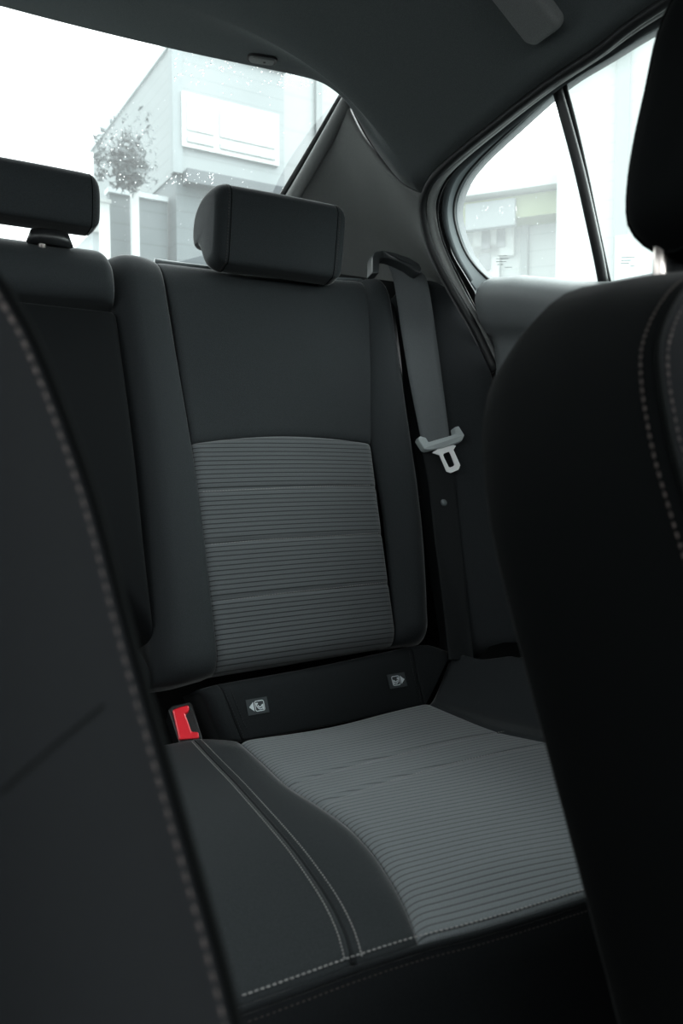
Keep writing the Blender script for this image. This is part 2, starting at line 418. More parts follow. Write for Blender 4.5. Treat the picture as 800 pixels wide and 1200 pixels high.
for r in crow: surf_stitch('stitching', CUSH, r[1:-1], THREAD, cins, h=lambda p, u: cquilt(u, .5, p)+.0006, pitch=.0042, length=.0027, w=.0005)
# strip between piping seam and insert
PS = CUSH.line([(414, 1124), (404, 1090), (385, 1052), (355, 1008), (318, 963), (275, 915), (243, 882), (226, 864)])
panel('inner_bolster', CUSH, PS, IL, CUSH.line([(414, 1124), (450, 1113), (490, 1100)]), CUSH.line([(226, 864), (250, 865), (281, 867)]), FAB, rc,
      rad=(.008, .016, .012, .01), drop=(.003, .006, .005, .004), skirt=(.006, .006, .006, .02), nu=20, nv=60, extra=lambda u, v, p: .004*math.sin(math.pi*u)*ss(0, .15, v)*ss(0, .1, 1-v))
# centre part
CL = smooth_line([V((-.12, .46, 0)), V((-.12, .7, 0)), V((-.12, .96, 0))], 40)
f0 = CUSH.hit(414, 1124)
CF = smooth_line([V((-.12, f0.y+.005, 0)), CUSH.hit(285, 1170), CUSH.hit(350, 1148), f0], 40)
CR_ = CUSH.hit(226, 864)
panel('centre_section', CUSH, smooth_line([CF[0], V((-.12, CR_.y-.004, 0))], 30), PS, CF, smooth_line([V((-.12, CR_.y-.004, 0)), V((.15, CR_.y-.002, 0)), CR_], 40), FAB, rc,
      rad=(.02, .008, .012, .012), drop=(.01, .003, .005, .010), skirt=(.006, .006, .006, .10), nu=40, nv=40)
# piping of the felled seam, both stitch rows
nrm_up = V((0, 0, 1))
tube('piping', [CUSH.pt(p.x, p.y, -.003) for p in PS], .0028, FABD, rc, seg=6)
for s_, nm in ((-1, 'stitching'), (1, 'stitching')):
    off = []
    for i, p in enumerate(PS):
        t = (PS[min(len(PS)-1, i+1)]-PS[max(0, i-1)]).normalized(); off.append(p+V((t.y, -t.x, 0))*(.0062*s_))
    surf_stitch(nm, CUSH, off[:-1], THREAD, rc, h=.0004 if s_ < 0 else .0012, pitch=.0043, length=.0030, w=.0006)
# front seam rows
FE = CUSH.line([(285, 1170), (350, 1147), (414, 1124), (490, 1100), (550, 1085), (620, 1065), (708, 1038)], 60)
FE2 = CF[:20]
surf_stitch('stitching', CUSH, [p+V((0, .0035, 0)) for p in FE], THREAD, rc, h=-.0004, pitch=.0043, length=.0031, w=.0007)
tube('front_piping', [CUSH.pt(p.x, p.y-.0015, -.0070) for p in [V((-.12, FE[0].y+.003, 0))]+FE+[V((.80, FE[-1].y-.004, 0)), V((.95, FE[-1].y+.02, 0))]], .0028, FABD, rc, seg=8)
SK = [p for p in [V((-.12, FE[0].y+.003, 0))]+FE+[V((.80, FE[-1].y-.004, 0)), V((.95, FE[-1].y+.02, 0))]]
skr = []
for k, (dy, dz) in enumerate(((.004, -.008), (-.0025, -.0095), (-.0055, -.015), (-.006, -.040), (-.004, -.09), (.0, -.16), (.02, -.30))):
    skr.append([CUSH.pt(p.x, p.y+dy, 0)*1+V((0, 0, dz-CUSH.off(p.x, p.y)*0)) for p in SK])
grid('front_skirt', skr, FABD, rc)
stitches('stitching', [CUSH.pt(p.x, p.y-.0048, -.0132) for p in FE], V((0, -.8, .6)), THREADB, rc, pitch=.0043, length=.0026, w=.0005)
# right bolster that climbs to the side pad
BL = smooth_line([CUSH.hit(708, 1038), V((.640, .55, 0)), V((.715, .64, 0)), CUSH.hit(662, 874), CUSH.hit(625, 866), CUSH.hit(585, 857), CUSH.hit(540, 840), CUSH.hit(500, 823)], 60)
tp = [CUSH.hit(500, 823), CUSH.hit(516, 795), CUSH.hit(531, 766)]
bt = [CUSH.hit(531, 766), CUSH.hit(560, 770), CUSH.hit(590, 767), CUSH.hit(618, 762)]
B_R = smooth_line([V((.95, .50, 0)), V((.955, .7, 0)), V((.95, bt[-1].y, 0))], 40)
panel('right_bolster', CUSH, BL, B_R, smooth_line([BL[0], V((.80, FE[-1].y+.002, 0)), V((.95, .50, 0))], 30), smooth_line([tp[0], tp[1], tp[2], bt[1], bt[2], bt[3], V((.95, bt[-1].y, 0))], 60), FAB, rc,
      rad=(.010, .02, .012, .012), drop=(.006, .01, .005, .012), skirt=(.006, .02, .006, .08), nu=50, nv=50)
# flap with the child seat labels, between backrest and cushion
fb0 = CUSH.pt(.56, .945, 0)
FLN = V((0, -.92, .40)).normalized(); FLT = V((0, .40, .92)).normalized()
FLAP = Surf(fb0+V((-.56, 0, .0)), (1, 0, 0), FLT, FLN, lambda a, b: .004*math.sin(math.pi*min(1, max(0, b/.075))))
fl = panel('child_seat_flap', FLAP, FLAP.line([(284, 868), (272, 838), (258, 800)]), FLAP.line([(497, 826), (490, 795), (484, 756)]), FLAP.line([(284, 868), (390, 849), (497, 826)]), FLAP.line([(258, 800), (370, 780), (484, 756)]), FABD, rc,
           rad=(.006, .006, .004, .018), drop=(.003, .003, .002, .016), skirt=(.006, .006, .01, .05), nu=30, nv=12)
panel('flap_gusset', FLAP, FLAP.line([(262, 868), (250, 840), (236, 806)]), FLAP.line([(284, 868), (272, 838), (258, 800)]), FLAP.line([(262, 868), (284, 868)]), FLAP.line([(236, 806), (258, 800)]), FABD, rc,
      rad=(.015, .006, .004, .018), drop=(.015, .003, .002, .016), skirt=(.06, .006, .02, .05), nu=8, nv=12)
panel('flap_gusset', FLAP, FLAP.line([(497, 826), (490, 795), (484, 756)]), FLAP.line([(500, 825), (515, 795), (530, 762)]), FLAP.line([(497, 826), (500, 825)]), FLAP.line([(484, 756), (505, 754), (530, 762)]), FABD, rc,
      rad=(.004, .004, .004, .016), drop=(.003, .003, .002, .014), skirt=(.006, .006, .02, .05), nu=8, nv=12)
for ln in ([(286, 866), (274, 836), (261, 806)], [(290, 858), (280, 834), (268, 803)], [(492, 823), (485, 795), (479, 763)]):
    surf_stitch('stitching', FLAP, FLAP.line(ln), mat('black_thread', (.02, .022, .024), .7), fl, h=.0006, pitch=.004, length=.0028, w=.0005)

def iso_label(cu, cv, flip, rot):
    """woven label: dark patch, white arrow and a framed child in a seat"""
    c = FLAP.hit(cu, cv); W2, H2 = .0155, .0105
    verts = []; faces = []; fm = []
    ca, sa = math.cos(rot), math.sin(rot)
    def P(x, y, h):
        x2 = x*flip; return FLAP.pt(c.x+x2*ca-y*sa, c.y+x2*sa+y*ca, h)
    def poly(pts, h, k):
        i = len(verts); verts.extend(P(x, y, h) for x, y in pts); f = tuple(range(i, i+len(pts)))
        faces.append(f); fm.append(k)
    def stroke(pts, w, h, k):
        for a, b in zip(pts, pts[1:]):
            d = math.hypot(b[0]-a[0], b[1]-a[1]); nx, ny = -(b[1]-a[1])/d*w/2, (b[0]-a[0])/d*w/2
            poly([(a[0]+nx, a[1]+ny), (b[0]+nx, b[1]+ny), (b[0]-nx, b[1]-ny), (a[0]-nx, a[1]-ny)], h, k)
    # patch body with a small thickness
    poly([(-W2, -H2), (W2, -H2), (W2, H2), (-W2, H2)], .0012, 0)
    for a, b in (((-W2, -H2), (W2, -H2)), ((W2, -H2), (W2, H2)), ((W2, H2), (-W2, H2)), ((-W2, H2), (-W2, -H2))):
        i = len(verts); verts.extend([P(*a, .0012), P(*b, .0012), P(*b, -.004), P(*a, -.004)]); faces.append((i, i+1, i+2, i+3)); fm.append(0)
    h = .0016
    poly([(-.0128, 0), (-.0058, -.0062), (-.0058, .0062)], h, 1)
    x0, x1, y0, y1, r = -.0038, .0092, -.0066, .0066, .002
    fr = []
    for cx, cy, a0 in ((x1-r, y1-r, 0), (x0+r, y1-r, 90), (x0+r, y0+r, 180), (x1-r, y0+r, 270)):
        fr += [(cx+r*math.cos(math.radians(a0+q)), cy+r*math.sin(math.radians(a0+q))) for q in (0, 30, 60, 90)]
    stroke(fr+[fr[0]], .0011, h, 1)
    poly([(-.0006+.0013*math.cos(a*.785), .0032+.0013*math.sin(a*.785)) for a in range(8)], h, 1)
    stroke([(-.0024, .0042), (-.0016, .0), (.0006, -.0034), (.0034, -.0046), (.006, -.0036)], .0013, h, 1)
    stroke([(.0002, .001), (.0018, -.0018), (.0048, -.0014), (.006, .0008)], .0015, h, 1)
    stroke([(.0072, .0016), (.0072, -.0052)], .0018, h, 1)
    return link('label_patch', verts, faces, None, fl, smooth=False, mats=[LABELD, LABELW], fm=fm)
lp = iso_label(301.5, 827.5, 1, 0.0); lp['label'] = 'woven label with white arrow to the left and child seat sign'
lp = iso_label(465, 797.5, -1, 0.0); lp['label'] = 'woven label with white arrow to the right and child seat sign'

# ------------------------------------------------------------------ headrests of the rear bench
def closed_profile(pts, n): return smooth_line([V((y, z, 0)) for y, z in pts], n, closed=True)
def headrest(root, prof, W, R, org, m, seam, split=.022, seam_pitch=.0045, tm=THREADB, rotz=0):
    """a cushion lofted across x from a side profile, rounded at both ends"""
    P = closed_profile(prof, 56); c = sum(P, V())/len(P)
    hy = max(abs(p.x-c.x) for p in P); hz = max(abs(p.y-c.y) for p in P)
    org = V(org); rz = Matrix.Rotation(rotz, 3, 'Z')
    def inset(x):
        d = abs(x)-(W/2-R); return 0 if d <= 0 else R-math.sqrt(max(0, R*R-d*d))
    def ring(x):
        i = inset(x); bul = .004*(1-(x/(W/2))**2)
        return [org + rz @ V((x, c.x+(p.x-c.x)*(hy-i)/hy - (bul if p.x < c.x else 0), c.y+(p.y-c.y)*(hz-i)/hz)) for p in P]
    def xs(a, b, n): return [a+(b-a)*i/n for i in range(n+1)]
    s = W/2-split
    def loft(name, X, capA=False, capB=False):
        rings = [ring(x) for x in X]; n = len(P); verts = [v for r in rings for v in r]; faces = []
        for j in range(len(X)-1):
            for i in range(n): faces.append((j*n+i, j*n+(i+1) % n, (j+1)*n+(i+1) % n, (j+1)*n+i))
        for flag, r in ((capA, 0), (capB, len(X)-1)):
            if flag:
                k = len(verts); verts.append(sum(rings[r], V())/n)
                for i in range(n): faces.append((r*n+i, r*n+(i+1) % n, k))
        return link(name, verts, faces, m, root)
    end = [s+(W/2-s)*math.sin(math.pi/2*i/9) for i in range(10)]
    loft('cushion', xs(-s+.0005, s-.0005, 24))
    a = loft('side_panel', end, capB=True); b = loft('side_panel', [-x for x in end], capB=True)
    for sg in (-1, 1):
        rg = ring(sg*(s+.0)); cc = sum(rg, V())/len(rg)
        # the seam groove cord and the stitch rows next to it
        for dx, nm in ((-.004, 0), (.004, 1)):
            if nm == 0 and seam == 1: continue
            r2 = ring(sg*(s+dx)); pts = r2+[r2[0]]
            stitches('stitching', pts, [(p-cc).normalized() for p in pts], tm, root, pitch=seam_pitch, length=seam_pitch*.65, w=.0006, h=.0007)
        tube('seam', rg+[rg[0]], .0007, SEAM, root, seg=6, cap=False)
    return root
hr = thing('rear_headrest', 'dark cloth headrest on the right rear seat in front of the rear window', 'headrest', (.588, 1.2, CH+.30))
prof = [(-.002, .004), (-.012, .010), (-.019, .045), (-.026, .090), (-.027, .110), (-.016, .122), (.010, .127), (.050, .121), (.084, .100), (.096, .066), (.088, .046), (.066, .044), (.050, .026), (.036, .006), (.018, -.002)]
headrest(hr, prof, .232, .020, (.590, 1.178, CH+.300), FAB, 1)
link_pts = []
for dx in (-.06, .06):
    tube('post', [(.590+dx, 1.232, CH+.34), (.590+dx, 1.236, CH+.27), (.590+dx, 1.23, CH+.24)], .006, POSTM, hr)
    box('post_guide', (.590+dx-.018, 1.215, CH+.262), (.590+dx+.018, 1.250, CH+.286), BLK, hr, .004)
hc = thing('centre_headrest', 'low dark cloth headrest of the middle rear seat left of the taller one', 'headrest', (.183, 1.2, CH+.33))
profc = [(-.002, .004), (-.012, .008), (-.018, .033), (-.018, .060), (-.010, .076), (.010, .083), (.036, .079), (.056, .063), (.060, .040), (.052, .015), (.030, .002)]
headrest(hc, profc, .236, .018, (.183, 1.168, CH+.322), FAB, 1, split=.014)
for dx in (-.045, .045):
    tube('post', [(.183+dx, 1.195, CH+.35), (.183+dx, 1.205, CH+.27)], .006, POSTM, hc)
gd = tube('post_guide', [(.238, 1.195, CH+.305), (.238, 1.196, CH+.322)], [.032, .026], BLK, hc, seg=24, flat=.55, up=(0, 1, 0))
gd2 = None

# ------------------------------------------------------------------ seat belt
sbt = thing('seat_belt', 'black seat belt hanging from the backrest shoulder with a chrome tongue', 'seat belt', (.85, 1.1, CH))
BELT = Surf(BP, (1, 0, 0), BT, BN, lambda a, b: max(.010, wing_off(a, b)+.016))
def ribbon(name, surf, left, right, m, parent, hl=None, th=.0012):
    rows = []
    L_ = surf.line(left, 40); R_ = surf.line(right, 40)
    for j in range(40):
        t = j/39; h = hl(t) if hl else 0
        rows.append([surf.pt(*(L_[j].lerp(R_[j], i/8).xy), h-.0008*(abs(i-4)/4)**4) for i in range(9)])
    n = 9; verts = [p for r in rows for p in r]; k = len(verts); verts += [p-surf.n*th for p in verts]; faces = []
    for j in range(39):
        for i in range(8):
            a = j*n+i; faces += [(a, a+1, a+n+1, a+n), (k+a+n, k+a+n+1, k+a+1, k+a)]
        for i in (0, 8):
            a = j*n+i; faces.append((a, a+n, k+a+n, k+a))
    return link(name, verts, faces, m, parent, uvs=[(0, 0)]*len(verts))
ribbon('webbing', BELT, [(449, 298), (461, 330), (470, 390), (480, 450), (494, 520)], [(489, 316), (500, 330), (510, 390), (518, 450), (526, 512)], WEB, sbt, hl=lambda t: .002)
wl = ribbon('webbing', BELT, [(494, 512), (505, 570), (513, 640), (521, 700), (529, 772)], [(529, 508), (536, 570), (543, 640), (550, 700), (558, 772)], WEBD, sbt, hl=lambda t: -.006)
# shoulder guide: a plastic loop the webbing comes out of
G = Surf(BP+BN*.014, (1, 0, 0), BT, BN, BELT.off)
gp = lambda u, v, h=0: G.pt(*G.hit(u, v).xy, h)
# tongue
tg = thing('belt_tongue', 'seat belt tongue with grey plastic grip and slotted chrome plate', 'belt tongue', (.86, 1.09, CH+.03))
T = Surf(BP+BN*.007, (1, 0, 0), BT, BN, BELT.off)
tpt = lambda u, v, h=0: T.pt(*T.hit(u, v).xy, h)
def slab(name, px, surf, h0, h1, m, parent, hole=None, bev=0.0008):
    """a plate: outline in photo order on surf, between offsets h0 and h1; an optional hole"""
    O = [surf.hit(*p).xy for p in px]; bm = bmesh.new()
    if hole:
        I = [surf.hit(*p).xy for p in hole]; n = len(O)
        assert len(I) == n
        rings = [[bm.verts.new(surf.pt(p[0], p[1], h)) for p in q] for q, h in ((O, h1), (I, h1), (I, h0), (O, h0))]
        for a in range(4):
            A, B = rings[a], rings[(a+1) % 4]
            for i in range(n): bm.faces.new((A[i], A[(i+1) % n], B[(i+1) % n], B[i]))
    else:
        a = [bm.verts.new(surf.pt(p[0], p[1], h1)) for p in O]; b = [bm.verts.new(surf.pt(p[0], p[1], h0)) for p in O]; n = len(O)
        bm.faces.new(a); bm.faces.new(list(reversed(b)))
        for i in range(n): bm.faces.new((a[i], b[i], b[(i+1) % n], a[(i+1) % n]))
    bmesh.ops.recalc_face_normals(bm, faces=bm.faces[:])
    if bev: bmesh.ops.bevel(bm, geom=bm.edges[:], offset=bev, segments=2, affect='EDGES', profile=.5, clamp_overlap=True)
    me = bpy.data.meshes.new(name); bm.to_mesh(me); bm.free(); me.materials.append(m)
    o = bpy.data.objects.new(name, me); COL.objects.link(o); put(o, parent); return o
slab('grip', [(487, 517), (489, 513), (496, 515), (499, 520), (530, 511), (529, 503), (534, 501), (541, 512), (538, 519), (518, 526), (498, 530), (494, 528)], T, -.004, .008, GRIP, tg, bev=.0018)
slab('metal_plate', [(505, 531), (512, 527), (529, 522), (533, 523), (530, 528), (538, 546), (536, 551), (527, 555), (522, 553), (514, 534)], T, .001, .0032, CHROME, tg,
     hole=[(518, 534), (519, 532), (522, 531), (525, 530), (526.5, 532), (531.5, 545), (530, 547), (526, 548.5), (524.5, 548), (519, 537)], bev=.0004)
slab('belt_guide', [(433.5, 323), (433.5, 304), (437, 298), (445, 296.3), (460, 299), (476, 304.5), (488, 311.5), (491.5, 318), (489, 323), (484, 321), (476, 315), (465, 309.5), (454, 305.5), (447, 304.5), (442.5, 307), (441.5, 323)], G, -.012, .008, GUIDE, sbt, bev=.0022)
# stop button on the lower webbing
bq = BELT.pt(*BELT.hit(522, 588).xy, -.005)
bm = bmesh.new(); bmesh.ops.create_uvsphere(bm, u_segments=16, v_segments=8, radius=.0062)
for v in bm.verts: v.co.z *= .55
me = bpy.data.meshes.new('stop_button'); bm.to_mesh(me); bm.free(); me.materials.append(GREYP)
for p in me.polygons: p.use_smooth = True
o = bpy.data.objects.new('stop_button', me); COL.objects.link(o); o.location = bq; o.rotation_euler = BN.to_track_quat('Z', 'Y').to_euler(); put(o, sbt)
o['label'] = 'round belt stop button'

# ------------------------------------------------------------------ red buckle
bk = thing('seat_belt_buckle', 'black seat belt buckle with a red release button beside the cushion', 'buckle', tuple(CUSH.pt(.385, .985, -.02)))
BKN = V((-.20, -.80, .55)).normalized(); BKX = V((.95, -.25, 0)); BKX = (BKX-BKN*BKX.dot(BKN)).normalized(); BKY = BKN.cross(BKX)
b0 = onY(216, 845, .985)
BK = Surf(b0, BKX, BKY, BKN)
slab('housing', [(197, 832), (202, 827), (222, 823), (225, 825), (238, 868), (210, 872)], BK, -.05, 0, BLK, bk, bev=.0012)
slab('bezel', [(198.5, 833), (202, 829), (221, 823.5), (223, 824.5), (237, 866), (210, 868)], BK, -.003, .0012, BLK, bk,
     hole=[(201.5, 833), (203.5, 831), (220, 826), (221.5, 827), (233, 863), (211, 866)], bev=.0005)
slab('release_button', [(201.5, 833), (212, 829), (220, 827.3), (221.8, 830), (221, 835.5), (217, 838), (224.5, 858.5), (232, 858.5), (233.5, 866), (209.5, 868)], BK, -.002, .0045, RED, bk, bev=.0022)

# ------------------------------------------------------------------ front seats
def front_seat(name, label, cx, y0, z0, hw, rec, D, zb, shaded_side, crease=None, back_rise=.03):
    root = thing(name, label, 'car seat', (cx, y0-.05, 0))
    R = math.radians(rec); n = V((0, math.cos(R), -math.sin(R))); t_ = V((0, math.sin(R), math.cos(R))); o = V((cx, y0, z0))
    def P(x, t, d): return o+V((x, 0, 0))+t_*t+n*d
    half = smooth_line([V((w, t, 0)) for t, w in hw], 44)                  # from the bottom up to the top centre
    out = half[:-1]+[V((0, half[-1].y, 0))]+[V((-p.x, p.y, 0)) for p in reversed(half[:-1])]
    tc = -.10
    def outn(i):
        a = out[max(0, i-1)]; b = out[min(len(out)-1, i+1)]; t = (b-a).normalized(); return V((t.y, -t.x, 0))
    N_ = [outn(i) for i in range(len(out))]
    # side band from the front seam to the back panel
    rows = []
    for d, bulge in ((0, -.001), (.004, .0015), (.012, .003), (D*.35, .006), (D*.65, .006), (D-.03, .002), (D-.014, -.003), (D-.004, -.011), (D, -.022)):
        up = back_rise*ss(0, .75, d/D)
        rows.append([P(p.x+N_[i].x*bulge, p.y+N_[i].y*bulge+max(0, N_[i].y)*up, d) for i, p in enumerate(out)])
    grid('side_panel', rows, FABS if shaded_side else FABF, root)  # right seat's side gets the cloth with shade in its colour
    last = [(p.x-N_[i].x*.022, p.y-N_[i].y*.022+max(0, N_[i].y)*back_rise) for i, p in enumerate(out)]
    rows = []
    for k in range(9):
        s = 1-k/8*.98; rows.append([P(x*s, tc+(y-tc)*(1-(1-s)*.98), D+.004*(1-s)) for x, y in last])
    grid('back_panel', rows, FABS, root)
    # front: bolster ring and insert
    def ringf(s, d): return [P(p.x*s, tc+(p.y-tc)*(s if p.y > tc else 1), d) for p in out]
    prof = [(1.0, .001), (.992, -.001), (.975, -.004), (.95, -.0085), (.915, -.013), (.87, -.016), (.82, -.015), (.77, -.010), (.735, -.003)]
    grid('bolster', [ringf(s, d) for s, d in prof], FABF, root)
    prof2 = [(.735, -.002), (.725, -.006), (.70, -.007), (.6, -.004), (.45, -.004), (.3, -.005), (.15, -.006), (.02, -.006)]
    fi = grid('seat_insert', [ringf(s, d) for s, d in prof2], FABF, root)
    # seam cord and stitches along the front outline
    cord = [P(p.x+N_[i].x*.0005, p.y+N_[i].y*.0005, -.0006) for i, p in enumerate(out)]
    cord = smooth_line(cord, 160)
    tube('seam', cord, .0016, SEAM, root, seg=6)
    a = smooth_line([P(p.x-N_[i].x*.0045, p.y-N_[i].y*.0045, -.0016) for i, p in enumerate(out)], 200)
    stitches('stitching', a, (n*-1), THREADB, root, pitch=.0046, length=.0036, w=.0014, h=.0009)
    b = smooth_line([P(p.x+N_[i].x*.003, p.y+N_[i].y*.003, .0075) for i, p in enumerate(out)], 200)
    nb = smooth_line([V((N_[i].x, 0, 0))+t_*N_[i].y for i in range(len(out))], 200)
    stitches('stitching', b, nb, THREADB, root, pitch=.0046, length=.0030, w=.0006, h=.0005)
    if crease:
        
        def dep(x, t):
            wl_ = min(half, key=lambda p: abs(p.y-t)).x; q = abs(x)/wl_
            for (a1, b1), (a2, b2) in zip(prof, prof[1:]):
                if a2 <= q <= a1: return b2+(b1-b2)*(q-a2)/(a1-a2)
            return 0
        pts = smooth_line([P(c[0], c[1], dep(c[0], c[1])) for c in smooth_line([V((c[0], c[1], 0)) for c in crease], 16)], 20); tube('seam', pts, .0006, SEAM, root, seg=6)
    # cushion
    lo = V((cx-.25, y0-.50, .17)); hi = V((cx+.25, y0+.02, .33))
    box('cushion', (cx-.24, y0-.56, .16), (cx+.24, y0-.14, .30), FABF, root, .045)
    box('seat_base', (cx-.20, y0-.48, .012), (cx+.20, y0-.06, .18), BLK, root, .01)
    return root, P
hwR = [(-.46, .240), (-.30, .242), (-.18, .245), (-.10, .2475), (-.045, .248), (-.022, .246), (0, .2415), (.0185, .234), (.0365, .2185), (.054, .197), (.068, .1705), (.077, .136), (.081, .095), (.083, .05), (.084, 0)]
fr, PR = front_seat('bucket_seat', 'dark cloth front seat at the right edge seen from its inner side', .55, .236, CH+.036, hwR, 21, .140, 0, True, back_rise=.038)
hwL = [(-.44, .292), (-.30, .288), (-.20, .283), (-.113, .2755), (-.048, .266), (0, .2585), (.044, .2525), (.084, .2435), (.103, .238), (.119, .231), (.135, .219), (.15, .198), (.162, .165), (.170, .12), (.174, .06), (.175, 0)]
fs, PL = front_seat('bucket_seat', 'dark cloth front seat filling the left edge with a brown stitched seam', -.19, .24, CH-.054, hwL, 21, .108, 0, False,
                    crease=[(.246, -.020, -.0095), (.232, -.028, -.0145), (.218, -.037, -.0155), (.20, -.05, -.0105)])

hf = thing('front_headrest', 'black cloth headrest of the right front seat against the side window', 'headrest', (.555, .35, CH+.13))
proff = [(-.030, .004), (-.044, .020), (-.056, .070), (-.064, .130), (-.060, .170), (-.040, .192), (-.010, .198), (.018, .190), (.034, .165), (.036, .12), (.034, .06), (.030, .022), (.018, .004), (.0, -.002)]
def front_headrest():
    P_ = closed_profile(proff, 56); org = V((.562, .352, CH+.135)); c = sum(P_, V())/len(P_)
    def halfw(z): return .116 - .034*ss(.03, .18, z) - .012*ss(.03, 0, z)
    rows = []; rowsA = []; rowsB = []
    def ring(f, ins):
        r = []
        for p in P_:
            y = c.x+(p.x-c.x)*(1-ins); z = c.y+(p.y-c.y)*(1-ins*.6); r.append(org+V((f*halfw(z), y, z)))
        return r
    fs_ = [-.9+1.8*i/20 for i in range(21)]
    mid = [ring(f, .35*(abs(f))**6*.6) for f in fs_]
    def mk(name, rings, cap):
        n = len(P_); verts = [v for r in rings for v in r]; faces = []
        for j in range(len(rings)-1):
            for i in range(n): faces.append((j*n+i, j*n+(i+1) % n, (j+1)*n+(i+1) % n, (j+1)*n+i))
        if cap:
            k = len(verts); verts.append(sum(rings[-1], V())/n); j = len(rings)-1
            for i in range(n): faces.append((j*n+i, j*n+(i+1) % n, k))
        return link(name, verts, faces, FABS, hf)
    mk('cushion', mid, False)
    for s in (-1, 1):
        e = [(.9, .35*.9**6*.6), (.93, .16), (.96, .22), (.985, .32), (.998, .5), (1.0, .7)]
        mk('side_panel', [ring(s*f, i) for f, i in e], True)
        rg = ring(s*.9, .35*.9**6*.6-.01); tube('seam', rg+[rg[0]], .0013, SEAM, hf, seg=6, cap=False)
    for dx in (-.094, .094):
        tube('post', [org+V((dx, .008, .03)), org+V((dx, .008, -.005)), org+V((dx, .006, -.06))], .0046, POSTM, hf, seg=16)
    tube('post_sleeve', [org+V((-.072, .012, .01)), org+V((-.072, .012, -.034))], .008, BLK, hf, seg=12)
front_headrest()

# ------------------------------------------------------------------ cabin: headliner, pillar trim, window frames
SP = V((.86, 0, CH+.28)); SN = V((1, 0, .33))
seal_px = [(520, 195), (575, 150), (640, 100), (700, 60), (775, 5)]
edge = [onplane(u, v, SP, SN) for u, v in seal_px]
corner = onplane(407, 109, (0, 1.19, 0), (0, 1, 0))
cj = onplane(492, 226, SP, SN)
seamC = [corner, onplane(430, 160, (0, 1.165, 0), (0, 1, 0)), onplane(466, 209, (0, 1.12, 0), (0, 1, 0)), cj]
bound = smooth_line(seamC, 24)+smooth_line([cj, onplane(503, 214, SP, SN)]+edge+[V((.785, .45, CH+.515)), V((.78, .15, CH+.52)), V((.76, -.2, CH+.50)), V((.72, -.5, CH+.46))], 60)[1:]
XC = .18
def zc(y): return CH + .655 - .018*ss(.9, 1.25, y) - .02*ss(.1, -.5, y)
def roofpt(b, q):
    """b a boundary point at the door side, q 0 centre .. 1 side"""
    bulge = .055*ss(1.0, 1.19, b.y); y = b.y+bulge*(1-q*q)
    p = 14-10.2*ss(1.19, 1.08, b.y)
    return V((XC+(b.x-XC)*q, y, zc(b.y)-(zc(b.y)-b.z)*q**p))
rows = []
for b in bound:
    r = [roofpt(b, 1-i/30) for i in range(31)]; r += [V((2*XC-p.x, p.y, p.z)) for p in reversed(r[:-1])]; rows.append(r)
hl = grid('ceiling', rows, HEAD, thick=-.02); structure(hl, 'dark grey felt headliner of the car roof', 'headliner')
def roof_hit(u, v):
    r = ray(u, v); best = None
    for b in bound:
        for i in range(60):
            p = roofpt(b, i/59); d = (p-EYE).cross(r.normalized()).length
            if (best is None or d < best[0]) and (p-EYE).dot(r) > 0: best = (d, p)
    return best[1]
# rear window edge points
wedge = [onplane(404, 112, (0, 1.195, 0), (0, 1, 0)), onplane(372, 166, (0, 1.275, 0), (0, 1, 0)), onplane(338, 222, (0, 1.37, 0), (0, 1, 0)), onplane(300, 285, (0, 1.49, 0), (0, 1, 0))]
PLc = smooth_line(wedge, 30)
seal_rear = [cj]+[onplane(u, v, SP, SN) for u, v in ((492, 250), (500, 288), (524, 335), (545, 370))]
PRc = [p+V((.007, .0, 0)) for p in smooth_line(seal_rear, 30)]
PBc = smooth_line([PLc[-1], onY(400, 300, 1.40), onY(440, 312, 1.36), onY(490, 317, 1.27), onY(518, 325, 1.18), onY(538, 343, 1.10), PRc[-1]], 30)
PT = smooth_line(seamC, 30); PT = [p+V((-.003, -.004, -.003)) for p in PT]
rows = []
for j in range(31):
    v = j/30; l = samp(PLc, v); r = samp(PRc, v); rw = []
    bot0, bot1 = PLc[-1], PRc[-1]
    for i in range(31):
        u = i/30; t = samp(PT, u); b = bot0.lerp(bot1, u)
        b = samp(PBc, u); p = t*(1-v)+b*v+l*(1-u)+r*u-(PT[0]*(1-u)*(1-v)+PT[-1]*u*(1-v)+bot0*(1-u)*v+bot1*u*v)
        p += V((.05, .075, 0))*math.sin(math.pi*u)*math.sin(math.pi*(.12+.76*v) if v > 0 else 0)*ss(0, .55, v)
        rw.append(p)
    rows.append(rw)
base_row = rows[-1]
for dy, dz in ((.03, -.06), (.06, -.16)):
    rows.append([q+V((0, dy, dz))*(1-ss(.62, .85, i/30)) for i, q in enumerate(base_row)])
cp = grid('trim_1', rows, TRIM, thick=.006); 
back_rows = []
for j in [-3]+list(range(0, 31, 3)):
    rr = rows[max(j, 0)]; o_ = V((.012, .010, .004))
    if j < 0: o_ = V((.022, .0, .045))
    back_rows.append([q+o_ for q in rr]+[rr[-1]+o_+(rr[-1]-rr[-4]).normalized()*.010])
structure(grid('trim_8', back_rows, BLK))
structure(cp, 'grey plastic pillar trim between rear window and door', 'pillar trim')
# folded lip of the trim along the glass
lip = [[p+V((-.002, -.003, 0)) for p in PLc], [p+V((.004, .012, .004)) for p in PLc], [p+V((.0, .03, .012)) for p in PLc]]
structure(tube('trim_10', [p.lerp(samp(PRc, i/29), .05)+V((-.0, -.004, .002)) for i, p in enumerate(PLc)], .013, TRIM, seg=12), 'rounded grey lip of the pillar trim', 'pillar trim')
structure(tube('trim_2', [p+V((.0, .008, .004)) for p in PLc], .006, RUB), 'black rubber edge of the rear window', 'window seal')
